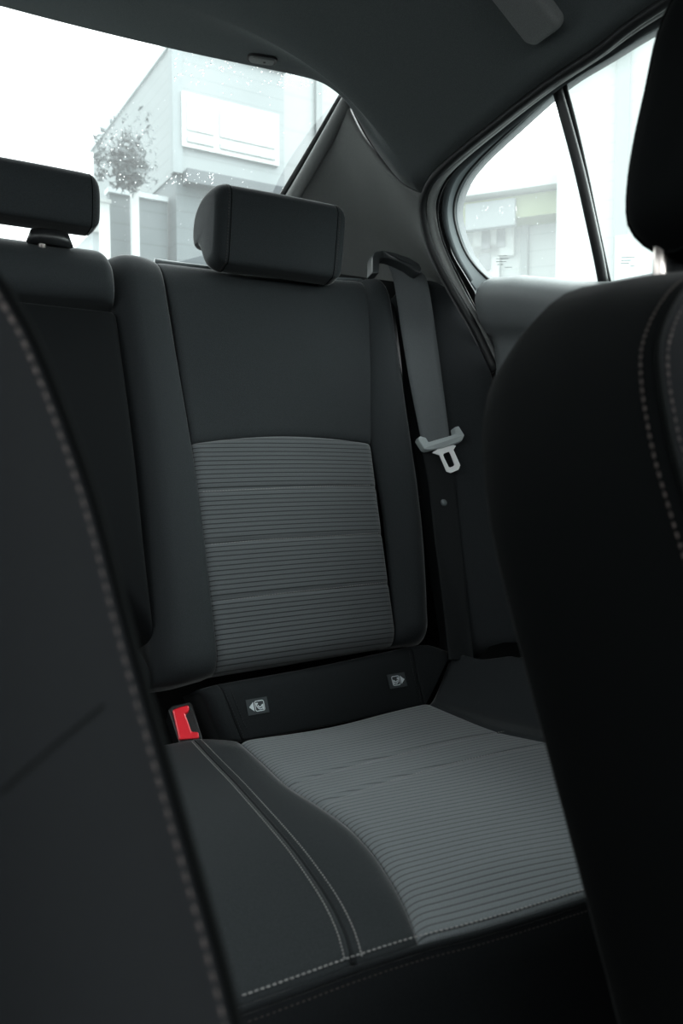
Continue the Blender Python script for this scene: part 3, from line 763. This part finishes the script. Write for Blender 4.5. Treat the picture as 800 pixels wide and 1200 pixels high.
# rear window
top = [roofpt(bound[0], 1-i/24) for i in range(25)]
rows = []
lowz = CH+.34
for j in range(21):
    v = j/20; rw = []
    for i in range(49):
        q = i/48*2-1; aq = abs(q)
        t = roofpt(bound[0], aq); b = V((XC+(wedge[3].x-XC)*aq, wedge[3].y+.30*(1-aq*aq)+.012, wedge[3].z+.01-.085*(1-aq*aq)))
        if q < 0: t = V((2*XC-t.x, t.y, t.z)); b = V((2*XC-b.x, b.y, b.z))
        t = t+V((0, .012, .006)); p = t.lerp(b, v)+V((0, .02, .03))*math.sin(math.pi*v); rw.append(p)
    rows.append(rw)
GLR = glass('rear_glass', .045, (.95, 1, .985)); GLS = glass('side_glass', .09, (.93, 1, .97))
rw_ = grid('window_1', rows, GLR); structure(rw_, 'rear window glass speckled with rain drops', 'rear window')
REARROWS = rows
# parcel shelf and bulkhead
ps = grid('trim_3', [[V((x, y, z)) for x in (-.62, -.3, .18, .6, .98)] for y, z in ((1.285, CH+.24), (1.31, CH+.262), (1.5, CH+.28), (1.86, CH+.30))], TRIM, thick=.01)
structure(ps, 'parcel shelf behind the rear bench', 'parcel shelf')
wr = box('wall_rear', (-.60, 1.34, 0), (.97, 1.37, CH+.24), CARPET); structure(wr)
structure(box('floor', (-.60, -1.33, -.03), (.97, 1.37, 0), CARPET), 'black carpet floor', 'floor')
# tailgate metal below the glass, outside
# seat foam body behind the panels keeps the gaps dark

# seals round the door opening
S_px = [(500, 214), (512, 200), (540, 178), (575, 150), (640, 100), (700, 60), (775, 5)]
G_px = [(775, 26), (710, 66), (655, 101), (600, 150), (560, 188), (541, 213), (532, 238), (533, 262), (543, 292), (556, 312), (571, 327)]
S_line_px = [(775, 5), (700, 60), (640, 100), (575, 150), (524, 192), (504, 215), (496, 240), (500, 270), (510, 300), (532, 342), (556, 384), (580, 435)]
M_px = [(775, 16), (705, 63), (648, 101), (586, 149), (540, 190), (519, 216), (511, 242), (513, 268), (523, 298), (543, 338), (560, 372), (580, 420)]
def curve_on(px, x, n, ext=True):
    pts = [onplane(u, v, (x, 0, CH+.28), SN) for u, v in px]
    if ext:
        a = pts[0]; pts = [a+V((-.005, -.30, .006))]+pts; pts = [pts[0]+V((-.02, -.45, -.01))]+pts
    return smooth_line(pts, n)
Sl = curve_on(S_line_px, .862, 120); Ml = curve_on(M_px, .880, 120)
SH_px = ([(775, -3), (700, 52), (640, 92), (572, 144), (517, 187), (496, 212), (489, 240), (493, 272), (503, 303), (526, 346), (550, 388), (576, 440)])
structure(tube('trim_4', Sl, .0075, RUB, seg=10), 'black rubber door seal around the opening', 'door seal')
structure(grid('trim_5', [curve_on(SH_px, .892, 120), curve_on(S_line_px, .898, 120), curve_on(M_px, .912, 120), curve_on([(775, 19), (707, 63), (650, 99), (592, 147), (548, 184), (526, 209), (517, 238), (519, 267), (530, 298), (544, 322), (556, 342)], .912, 120)], BLK))
# grey inner pillar cover between the two seals
Kl = curve_on([(775, 10), (702, 61), (644, 100), (580, 150), (533, 190), (513, 215), (505, 241), (508, 270), (518, 300), (538, 341), (558, 378), (580, 426)], .870, 120)
structure(tube('trim_6', Kl, .0085, TRIM, seg=10, flat=.8))
structure(tube('trim_7', Ml, .0042, RUB, seg=8))

door = thing('door_1', 'right rear car door with quarter window', 'car door', (.86, .6, CH-.3)); door['kind'] = 'structure'
def curve_idx(px, x, per=10):
    pts = [onplane(u, v, (x, 0, CH+.28), SN) for u, v in px]; a = pts[0]
    pts = [a+V((-.025, -.75, -.004)), a+V((-.005, -.30, .006))]+pts; out = []
    for i in range(len(pts)-1):
        b, c = pts[i], pts[i+1]; p = pts[i-1] if i else b*2-c; d = pts[i+2] if i+2 < len(pts) else c*2-b
        for j in range(per):
            t = j/per; out.append(.5*((2*b)+(c-p)*t+(2*p-5*b+4*c-d)*t*t+(3*b-p-3*c+d)*t**3))
    return out+[pts[-1]]
Gl = curve_idx(G_px, .915)
Fo = curve_idx([(775, 19), (707, 63), (650, 99), (592, 147), (548, 184), (526, 209), (517, 238), (519, 267), (530, 298), (544, 322), (556, 342)], .872)
rows = []
for k, (w, dx) in enumerate(((0, .014), (.06, 0), (.25, -.003), (.75, -.002), (.94, 0), (1.0, .006), (1.02, .02))):
    rows.append([Fo[i].lerp(Gl[i], w)+V((dx, 0, 0)) for i in range(len(Fo))])
grid('window_frame', rows, FRAME, door)
tube('glass_run', Gl, .003, RUB, door)
# divider between quarter glass and main glass
dv = [onplane(u, v, (.905, 0, CH+.28), SN) for u, v in ((651, 98), (664, 143), (679, 200), (692, 258), (701, 300), (707, 332))]
dvs = smooth_line(dv, 30)
tube('window_divider', [p for p in dvs], .0075, BLK, door, seg=12, flat=1.0)
dvb = [onplane(u, v, (.912, 0, CH+.28), SN) for u, v in ((661, 98), (673, 143), (686, 200), (698, 258), (707, 300), (714, 332))]
tube('glass_run', smooth_line(dvb, 30), .0032, RUB, door, seg=8)
# glass panes
def zbelt(y): return CH+.245+.055*ss(.74, 1.03, y)-.006*ss(.7, -.2, y)
def pane(name, poly, label, cat):
    bm = bmesh.new(); f = bm.faces.new([bm.verts.new(p) for p in poly]); me = bpy.data.meshes.new(name); bm.to_mesh(me); bm.free(); me.materials.append(GLS)
    o = bpy.data.objects.new(name, me); COL.objects.link(o); return structure(o, label, cat)
gq = lambda u, v: onplane(u, v, (.922, 0, CH+.28), SN)
pane('window_2', [gq(*p) for p in ((654, 98), (600, 148), (558, 188), (538, 213), (529, 238), (530, 264), (540, 294), (556, 318), (572, 340), (708, 340), (694, 260), (680, 200))], 'quarter window glass of the rear door', 'window')
mp = [gq(*p) for p in ((660, 96), (710, 62), (775, 20))]; lastp = mp[-1]
pane('window_3', mp+[lastp+V((0, -.4, .005)), V((.94, lastp.y-.4, CH+.22)), gq(712, 340), gq(700, 262), gq(684, 190)], 'main window glass of the rear door', 'window')
# door panel below the windows
ys = [1.045-.0*i for i in range(1)]
prof = [(.940, -.014), (.930, .0), (.915, .004), (.900, .002), (.887, -.006), (.878, -.018), (.874, -.032), (.874, -.050), (.878, -.068), (.886, -.082), (.900, -.090), (.903, -.11), (.898, -.16), (.893, -.24), (.89, -.5)]
def yend(dz): return 1.045+.0*dz+(.22*min(0, dz+.03) if dz > -.2 else -.0374+.5*(dz+.2))
rows = []
for k in range(30):
    rw = []
    for x, dz in prof:
        ye = yend(dz); y = ye-(0, .004, .012, .03)[k] if k < 4 else ye-.03-.06*(k-3)
        s_ = (.03, .012, .003, 0)[k] if k < 4 else 0
        rw.append(V((x+s_, y, zbelt(y)+dz-s_*.4)))
    rows.append(rw)
grid('door_panel', rows, DOORP, door)
structure(box('wall_right', (.945, -1.3, 0), (.97, 1.36, CH+.22), BLK))
# left side of the car body up to its windows, and the dashboard end (light comes in above them)
structure(box('wall_left', (-.60, -1.3, 0), (-.57, 1.33, CH+.24), BLK))
structure(box('trim_9', (-.60, -.05, CH+.24), (-.57, .10, CH+.60), HEAD))
structure(box('trim_11', (-.60, 1.02, CH+.24), (-.57, 1.33, CH+.60), HEAD))
structure(box('wall_front', (-.60, -1.33, 0), (.96, -1.0, CH+.10), BLK))

# ------------------------------------------------------------------ headliner fittings
def rounded(w, h, r, n=6):
    o = []
    for cx, cy, a0 in ((w-r, h-r, 0), (-w+r, h-r, 90), (-w+r, -h+r, 180), (w-r, -h+r, 270)):
        o += [(cx+r*math.cos(math.radians(a0+90*q/n)), cy+r*math.sin(math.radians(a0+90*q/n))) for q in range(n+1)]
    return o
def plate(name, c, ex, ey, nn, w, h, r, levels, m, parent):
    verts = []; faces = []; base = rounded(1, 1, .0001)
    k = None
    for s, z in levels:
        o = rounded(w*s, h*s, r*s); k = len(o); verts += [c+ex*x+ey*y+nn*z for x, y in o]
    for j in range(len(levels)-1):
        for i in range(k): faces.append((j*k+i, j*k+(i+1) % k, (j+1)*k+(i+1) % k, (j+1)*k+i))
    faces.append(tuple((len(levels)-1)*k+i for i in range(k)))
    return link(name, verts, faces, m, parent)
pc = roof_hit(307, 68); px_ = roof_hit(325, 71); ex = (px_-pc).normalized(); pf = roof_hit(312, 50); ey = (pf-pc); ey = (ey-ex*ey.dot(ex)).normalized(); nn = ex.cross(ey)
if nn.z > 0: nn = -nn
rl = thing('roof_plug', 'small rounded plastic plug in the headliner above the rear window', 'roof plug', tuple(pc))
plate('surround', pc, ex, ey, nn, .024, .015, .010, [(1.0, -.002), (1.0, .0012), (.96, .0022), (.88, .0022), (.85, .0005)], RUB, rl)
plate('cover', pc, ex, ey, nn, .0205, .0118, .008, [(1.0, -.001), (1.0, .002), (.95, .0036), (.7, .0042), (.3, .0044)], GREYP if False else TRIM, rl)
plate('screw_recess', pc+ex*.004, ex, ey, nn, .002, .002, .0015, [(1.0, .003), (1.0, .0052), (.6, .0052)], RUB, rl)
# grab handle
hA, hB, hC = roof_hit(632, 40), roof_hit(663, 25), roof_hit(622, -30)
ex = (hB-hA).normalized(); ey = (hC-hA); ey = (ey-ex*ey.dot(ex)).normalized(); nn = ex.cross(ey)
if nn.z > 0: nn = -nn
gh = thing('grab_handle', 'grey plastic grab handle folded against the headliner at the top', 'grab handle', tuple(hA))
wid = (hB-hA).length
plate('handle_cover', hA+ex*wid*.46+ey*.075-nn*.004, ex, ey, nn, wid*.50, .080, .012, [(1.0, -.004), (1.0, .010), (.98, .016), (.93, .020), (.8, .022), (.3, .022)], HEAD if False else TRIM, gh)

# ------------------------------------------------------------------ marks on the glass (fine print, too small to read)
def fine_print(u, v, rows_, parent):
    verts = []; faces = []
    rnd = random.Random(u)
    for r, (x0, x1) in enumerate(rows_):
        x = x0
        while x < x1:
            w = rnd.uniform(.5, 1.1); y = v+r*3.4-(x*.02)
            q = [gq(u+x, y-.5), gq(u+x+w, y-.5), gq(u+x+w, y+.55), gq(u+x, y+.55)]; k = len(verts)
            verts += [p-V((.0012, 0, 0)) for p in q]; faces.append((k, k+1, k+2, k+3)); x += w+rnd.uniform(.35, .7)
    o = link('glass_print', verts, faces, mat('glass_print_ink', (.25, .27, .27), .8), None, smooth=False); put(o, parent); return o
fine_print(582, 300, [(2, 12), (0, 15), (0, 11), (1, 8), (10, 18)], door)
fine_print(728, 302, [(1, 15), (1, 11), (0, 9), (11, 16)], door)

# ------------------------------------------------------------------ rain drops
def drops(name, spots, place, label):
    bm0 = bmesh.new(); bmesh.ops.create_icosphere(bm0, subdivisions=1, radius=1); bv = [v.co.copy() for v in bm0.verts]; bf = [tuple(v.index for v in f.verts) for f in bm0.faces]; bm0.free()
    verts = []; faces = []
    for u0, v0, u1, v1, n, r0, r1 in spots:
        for _ in range(n):
            u = random.uniform(u0, u1); v = random.uniform(v0, v1); q = place(u, v)
            if q is None: continue
            c, nn = q; r = random.uniform(r0, r1); k = len(verts); rot = nn.to_track_quat('Z', 'Y').to_matrix()
            sx, sy = random.uniform(.8, 1.3), random.uniform(.8, 1.5)
            verts += [c+rot @ V((p.x*r*sx, p.y*r*sy, p.z*r*.5)) for p in bv]; faces += [tuple(i+k for i in f) for f in bf]
    o = link(name, verts, faces, DROP); tag(o, label, 'rain drops', kind='stuff'); return o
DROP = bpy.data.materials.new('water_drop'); DROP.use_nodes = True
b = DROP.node_tree.nodes['Principled BSDF']; b.inputs['Transmission Weight'].default_value = 1; b.inputs['IOR'].default_value = 1.33; b.inputs['Roughness'].default_value = .02
b.inputs['Base Color'].default_value = (1, 1, 1, 1)
def place_rear(u, v):
    r = ray(u, v); rn = r.normalized(); best = None
    for row in REARROWS:
        for p in row[20:]:
            d = (p-EYE).cross(rn).length
            if best is None or d < best[0]: best = (d, p)
    p = best[1]; nn = V((.25, .45, .85)).normalized()
    k = (p-EYE).dot(nn)/r.dot(nn); return EYE+r*k+nn*.0012, nn
def place_side(u, v):
    nn = SN.normalized(); p = gq(u, v); return p+nn*.001, nn
drops('rain_drops', [(118, 150, 168, 215, 50, .0005, .0014), (205, 58, 330, 100, 100, .0005, .0016), (195, 203, 250, 216, 40, .0006, .0016), (325, 86, 366, 104, 50, .0005, .0015), (112, 60, 395, 285, 130, .0004, .001)], place_rear, 'rain drops clinging to the rear window glass')
drops('rain_drops', [(555, 240, 612, 258, 26, .0004, .0010), (540, 230, 690, 320, 40, .0003, .0007), (694, 228, 706, 246, 8, .0006, .0014)], place_side, 'rain drops clinging to the quarter window of the door')

# ------------------------------------------------------------------ outside
GZ = -.30
asph = mat('wet_asphalt', (.18, .19, .19), .5, bump=(30, .3, .01))
g = box('ground', (-60, -60, GZ-.2), (60, 60, GZ), asph); structure(g, 'grey wet ground outside the car', 'ground')
W_UP = siding('light_grey_siding', (.17, .19, .193), .16, .88); W_LO = siding('grey_siding', (.085, .10, .105), .2, .85); WHITE = siding('white_siding', (.30, .32, .318), .18, .93)
WTRIM = mat('white_paint', (.36, .375, .37), .6); WGLASS = mat('curtained_window_glass', (.31, .335, .335), .25, spec=.6); DGL = mat('dark_window_glass', (.10, .115, .12), .2, spec=.6)
ROOFM = mat('grey_roof_sheet', (.33, .36, .37), .6); GREEN = mat('green_gutter', (.15, .175, .10), .6); DARKB = mat('dark_slate', (.055, .065, .07), .6)
by = 9.65
def bx(u, v): p = onY(u, v, by); return p
xl = bx(205, 200).x; zt = bx(205, 50).z; zm = bx(208, 203).z
xr = bx(333, 200).x
h1 = thing('house', 'pale grey house behind the rear window with a large upper window', 'house', (xl+1, by+2, GZ))
box('upper_wall', (xl, by, zm), (xr, 13.6, zt), W_UP, h1)
box('lower_wall', (xl+.02, by+.03, GZ), (xr-.02, 13.5, zm), W_LO, h1)
box('ledge', (xl+.1, by-.16, zm-.13), (xr, by+.05, zm+.03), DARKB, h1)
box('roof', (xl-.03, by-.05, zt), (xr+.02, 13.7, zt+.12), ROOFM, h1)
a = bx(211, 106); c = bx(325, 196)
wf = box('window', (a.x, by-.05, c.z), (c.x, by+.05, a.z-.02), WTRIM, h1)
wmid = bx(252, 150).x; zmid = bx(265, 168).z
for x0, x1 in ((a.x+.06, wmid-.04), (wmid+.04, c.x-.06)):
    box('pane', (x0, by-.07, zmid+.04), (x1, by-.04, a.z-.1), WGLASS, wf); box('pane', (x0, by-.07, c.z+.06), (x1, by-.04, zmid-.04), mat('window_film', (.245, .275, .272), .3), wf)
box('corner_board', (xl-.03, by-.03, zm), (xl+.09, by+.1, zt), mat('grey_board', (.16, .182, .187), .7), h1)
q = onY(333, 200, 10.6)
h2 = thing('house', 'white house at the right edge of the rear window', 'house', (q.x+2, 12, GZ))
box('wall', (q.x, 10.6, GZ), (q.x+3, 14, GZ+8), siding('pale_siding', (.215, .235, .235), .5, .93), h2)
p1 = onY(372, 130, 10.6); box('corner_board', (p1.x-.05, 10.55, GZ), (p1.x+.05, 10.6, GZ+8), mat('pale_board', (.15, .165, .165), .7), h2)
box('roof', (q.x-.2, 10.3, GZ+8), (q.x+3.1, 14.2, GZ+8.2), ROOFM, h2)
# garden fence, posts and shrub to the left
def at(u, v, y): return onY(u, v, y)
f0, f1 = at(128, 236, 9.9), at(168, 236, 9.9)
fn = thing('garden_fence', 'grey board fence standing left of the pale grey house', 'fence', (f0.x, 9.9, GZ))
box('boards', (f0.x, 9.9, GZ), (xl-.02, 10.0, at(140, 228, 9.9).z), W_LO, fn); box('cap_rail', (f0.x-.02, 9.86, at(140, 228, 9.9).z), (xl-.02, 10.04, at(140, 228, 9.9).z+.06), ROOFM, fn)
for (ua, ub, vt, lb) in ((116, 127, 238, 'white post left of the grey fence seen past the centre headrest'), (153, 161, 222, 'slim white post in front of the grey fence')):
    a, c = at(ua, vt, 9.6), at(ub, vt, 9.6)
    o = thing('white_post', lb, 'post', ((a.x+c.x)/2, 9.6, GZ)); box('shaft', (a.x, 9.55, GZ), (c.x, 9.63, a.z), WTRIM, o); box('cap', (a.x-.015, 9.53, a.z), (c.x+.015, 9.65, a.z+.04), WTRIM, o)
a = at(106, 240, 9.75); c = at(150, 226, 9.75)
vn = thing('garden_shed', 'low white roofed shed behind the white posts', 'shed', (a.x, 11, GZ))
box('shed_wall', (a.x+.1, 10.1, GZ), (xl-.3, 11.6, a.z-.2), mat('shed_grey', (.34, .37, .38), .7), vn)
link('shed_roof', [V((a.x-.1, 10.06, a.z-.22)), V((xl-.3, 10.06, a.z-.22)), V((xl-.3, 11.7, a.z+.2)), V((a.x-.1, 11.7, a.z+.2)), V((a.x-.1, 10.06, a.z-.14)), V((xl-.3, 10.06, a.z-.14)), V((xl-.3, 11.7, a.z+.28)), V((a.x-.1, 11.7, a.z+.28))],
     [(0, 3, 2, 1), (4, 5, 6, 7), (0, 1, 5, 4), (1, 2, 6, 5), (2, 3, 7, 6), (3, 0, 4, 7)], WTRIM, vn, smooth=False)
# leafy tree
def foliage(name, c, rad, n, m, parent, s0=.05, s1=.11):
    verts = []; faces = []
    rnd = random.Random(int(c.x*100))
    for _ in range(n):
        while True:
            p = V((rnd.uniform(-1, 1), rnd.uniform(-1, 1), rnd.uniform(-1, 1)))
            if p.length < 1: break
        p = V((p.x*rad[0], p.y*rad[1], p.z*rad[2])); s = rnd.uniform(s0, s1)
        a = V((rnd.gauss(0, 1), rnd.gauss(0, 1), rnd.gauss(0, 1))).normalized(); b = a.orthogonal().normalized(); k = len(verts); q = a.cross(b)
        verts += [c+p-a*s, c+p+b*s*.45+q*s*.1, c+p+a*s, c+p-b*s*.45+q*s*.1]; faces.append((k, k+1, k+2, k+3))
    return link(name, verts, faces, m, parent, smooth=False)
tcn = at(151, 190, 9.3)
LEAF = mat('dull_green_leaves', (.045, .055, .057), .7)
tr = thing('small_tree', 'small leafy tree left of the pale grey house corner', 'tree', (tcn.x, 9.3, GZ))
foliage('crown', tcn, (.20, .22, .34), 420, LEAF, tr, .04, .08); foliage('crown', at(140, 200, 9.3), (.34, .2, .22), 150, LEAF, tr, .03, .06); foliage('crown', at(150, 180, 9.3), (.34, .2, .5), 130, LEAF, tr, .02, .05)
foliage('crown', at(119, 178, 9.3), (.10, .12, .36), 90, LEAF, tr, .02, .06); foliage('crown', at(170, 175, 9.3), (.2, .12, .5), 90, LEAF, tr, .02, .05)
tube('trunk', [V((at(157, 300, 9.75).x, 9.75, GZ)), V((at(157, 225, 9.75).x, 9.75, at(157, 228, 9.75).z)), V((tcn.x, 9.4, tcn.z-.1))], [.03, .025, .02], mat('bark', (.12, .11, .10), .9), tr)

# white house seen through the door window
def house_frame(u, v, d, ang_dir):
    p = EYE+ray(u, v)*d; return p
d0 = 9.0; p0 = EYE+ray(600, 240)*d0
ex = V((.573, -.819, 0)).normalized(); nn = V((-ex.y, ex.x, 0)); nn = -nn if nn.dot(FW) > 0 else nn
def hp(u, v):
    q = onplane(u, v, p0, nn); return (q-p0).dot(ex), q.z
MROT = Matrix((( ex.x, -nn.x, 0), (ex.y, -nn.y, 0), (0, 0, 1)))
def hbox(name, x0, x1, d0_, d1_, z0, z1, m, parent):
    """box in the house's own axes: x along the wall, d outwards (negative is inside)"""
    c = p0+ex*((x0+x1)/2)+nn*((d0_+d1_)/2); c.z = (z0+z1)/2
    s = V((abs(x1-x0)/2, abs(d1_-d0_)/2, abs(z1-z0)/2))
    return box(name, c-s, c+s, m, parent, rot=MROT)
xa, ze = hp(520, 250); xb_ = hp(668, 240)[0]-.04; _, zlow = hp(600, 256)
h3 = thing('house', 'low white house with a green gutter seen through the quarter window', 'house', (p0.x, p0.y, GZ))
hbox('wall', xa-.4, xb_, -2.2, 0, GZ, ze, WHITE, h3)
hbox('gutter', xa-.4, xb_, 0, .35, ze-.26, ze-.02, GREEN, h3)
hbox('roof_edge', xa-.5, xb_, -.2, .5, ze, ze+.10, WTRIM, h3)
hbox('roof', xa-.4, xb_, -2.2, -.2, ze, ze+.12, ROOFM, h3)
(a0, z1), (a1, z0) = hp(566, 266), hp(593, 291)
w3 = hbox('window', a0-.1, a1+.1, 0, .06, z0-.1, z1+.1, WTRIM, h3)
am = (a0+a1)/2
for x0, x1 in ((a0, am-.04), (am+.04, a1)): hbox('pane', x0, x1, .05, .08, z0, z1, DGL, w3)
(a0, z1), (a1, z0) = hp(563, 300), hp(576, 318)
w4 = hbox('window', a0-.1, a1+.1, 0, .06, z0-.1, z1+.1, WTRIM, h3); hbox('pane', a0, a1, .05, .08, z0, z1, DGL, w4)
for uu in (560, 615): xx, _ = hp(uu, 290); hbox('corner_board', xx-.04, xx+.04, 0, .05, GZ, ze-.2, mat('pale_board', (.19, .21, .21), .7), h3)
dp, zz = hp(590, 250); hbox('eave_shadow_board', hp(556, 250)[0], hp(612, 250)[0], .30, .40, ze-.34, ze-.06, mat('eave_shade_grey', (.17, .19, .195), .7), h3)  # grey board standing in for the shade under the eave
# taller white house to the right
xt, _ = hp(668, 240)
h4 = thing('house', 'tall white boarded house seen through the main door window', 'house', (p0.x+ex.x*4, p0.y+ex.y*4, GZ))
hbox('wall', xt, xt+5, -2.2, .9, GZ, GZ+5.9, WHITE, h4)
hbox('corner_board', xt+.55, xt+.67, .9, .95, GZ, GZ+5.9, mat('pale_board', (.19, .21, .21), .7), h4)
xw, zw = hp(742, 302); hbox('door_leaf', xw-.1, xw+.9, .9, .96, GZ, zw, mat('pale_grey_door', (.3, .34, .34), .6), h4)
hbox('roof', xt-.2, xt+5.2, -2.4, 1.1, GZ+5.9, GZ+6.1, ROOFM, h4)

# ------------------------------------------------------------------ sky, camera
w = bpy.data.worlds.new('overcast'); sc.world = w; w.use_nodes = True; nt = w.node_tree; nt.nodes.clear(); N = nt.nodes.new; L = nt.links.new
out = N('ShaderNodeOutputWorld'); bg = N('ShaderNodeBackground'); tc = N('ShaderNodeTexCoord'); sp = N('ShaderNodeSeparateXYZ'); rp = N('ShaderNodeValToRGB')
L(tc.outputs['Generated'], sp.inputs[0]); mr = N('ShaderNodeMapRange'); mr.inputs['From Min'].default_value = -.1; mr.inputs['From Max'].default_value = 1
L(sp.outputs['Z'], mr.inputs['Value']); L(mr.outputs['Result'], rp.inputs['Fac'])
rp.color_ramp.elements[0].color = (.55, .60, .60, 1); rp.color_ramp.elements[1].color = (1.0, 1.05, 1.06, 1)
L(rp.outputs['Color'], bg.inputs['Color']); 
dt = N('ShaderNodeVectorMath'); dt.operation = 'DOT_PRODUCT'; L(tc.outputs['Generated'], dt.inputs[0]); dt.inputs[1].default_value = V((.80, -.30, .58)).normalized()
mxx = N('ShaderNodeMath'); mxx.operation = 'MAXIMUM'; mxx.inputs[1].default_value = 0; L(dt.outputs['Value'], mxx.inputs[0])
pw = N('ShaderNodeMath'); pw.operation = 'POWER'; pw.inputs[1].default_value = 3; L(mxx.outputs[0], pw.inputs[0])
st = N('ShaderNodeMath'); st.operation = 'MULTIPLY_ADD'; st.inputs[1].default_value = 3.0; st.inputs[2].default_value = 1.2; L(pw.outputs[0], st.inputs[0]); L(st.outputs[0], bg.inputs['Strength'])
L(bg.outputs[0], out.inputs[0])
cam = bpy.data.cameras.new('camera'); co = bpy.data.objects.new('camera', cam); COL.objects.link(co)
cam.sensor_fit = 'HORIZONTAL'; cam.sensor_width = 24; cam.lens = 28; cam.clip_start = .01; cam.clip_end = 200
co.location = EYE; co.matrix_world = Matrix.Translation(EYE) @ Matrix((RT, UP, -FW)).transposed().to_4x4()
cam.dof.use_dof = True; cam.dof.focus_distance = 1.2; cam.dof.aperture_fstop = 8
sc.camera = co
sc.view_settings.view_transform = 'Standard'; sc.view_settings.look = 'None'; sc.view_settings.gamma = 1; sc.view_settings.use_curve_mapping = False
sc.view_settings.exposure = 2.0
sc.cycles.use_denoising = True
sc.cycles.max_bounces = 10; sc.cycles.diffuse_bounces = 5; sc.cycles.transparent_max_bounces = 12
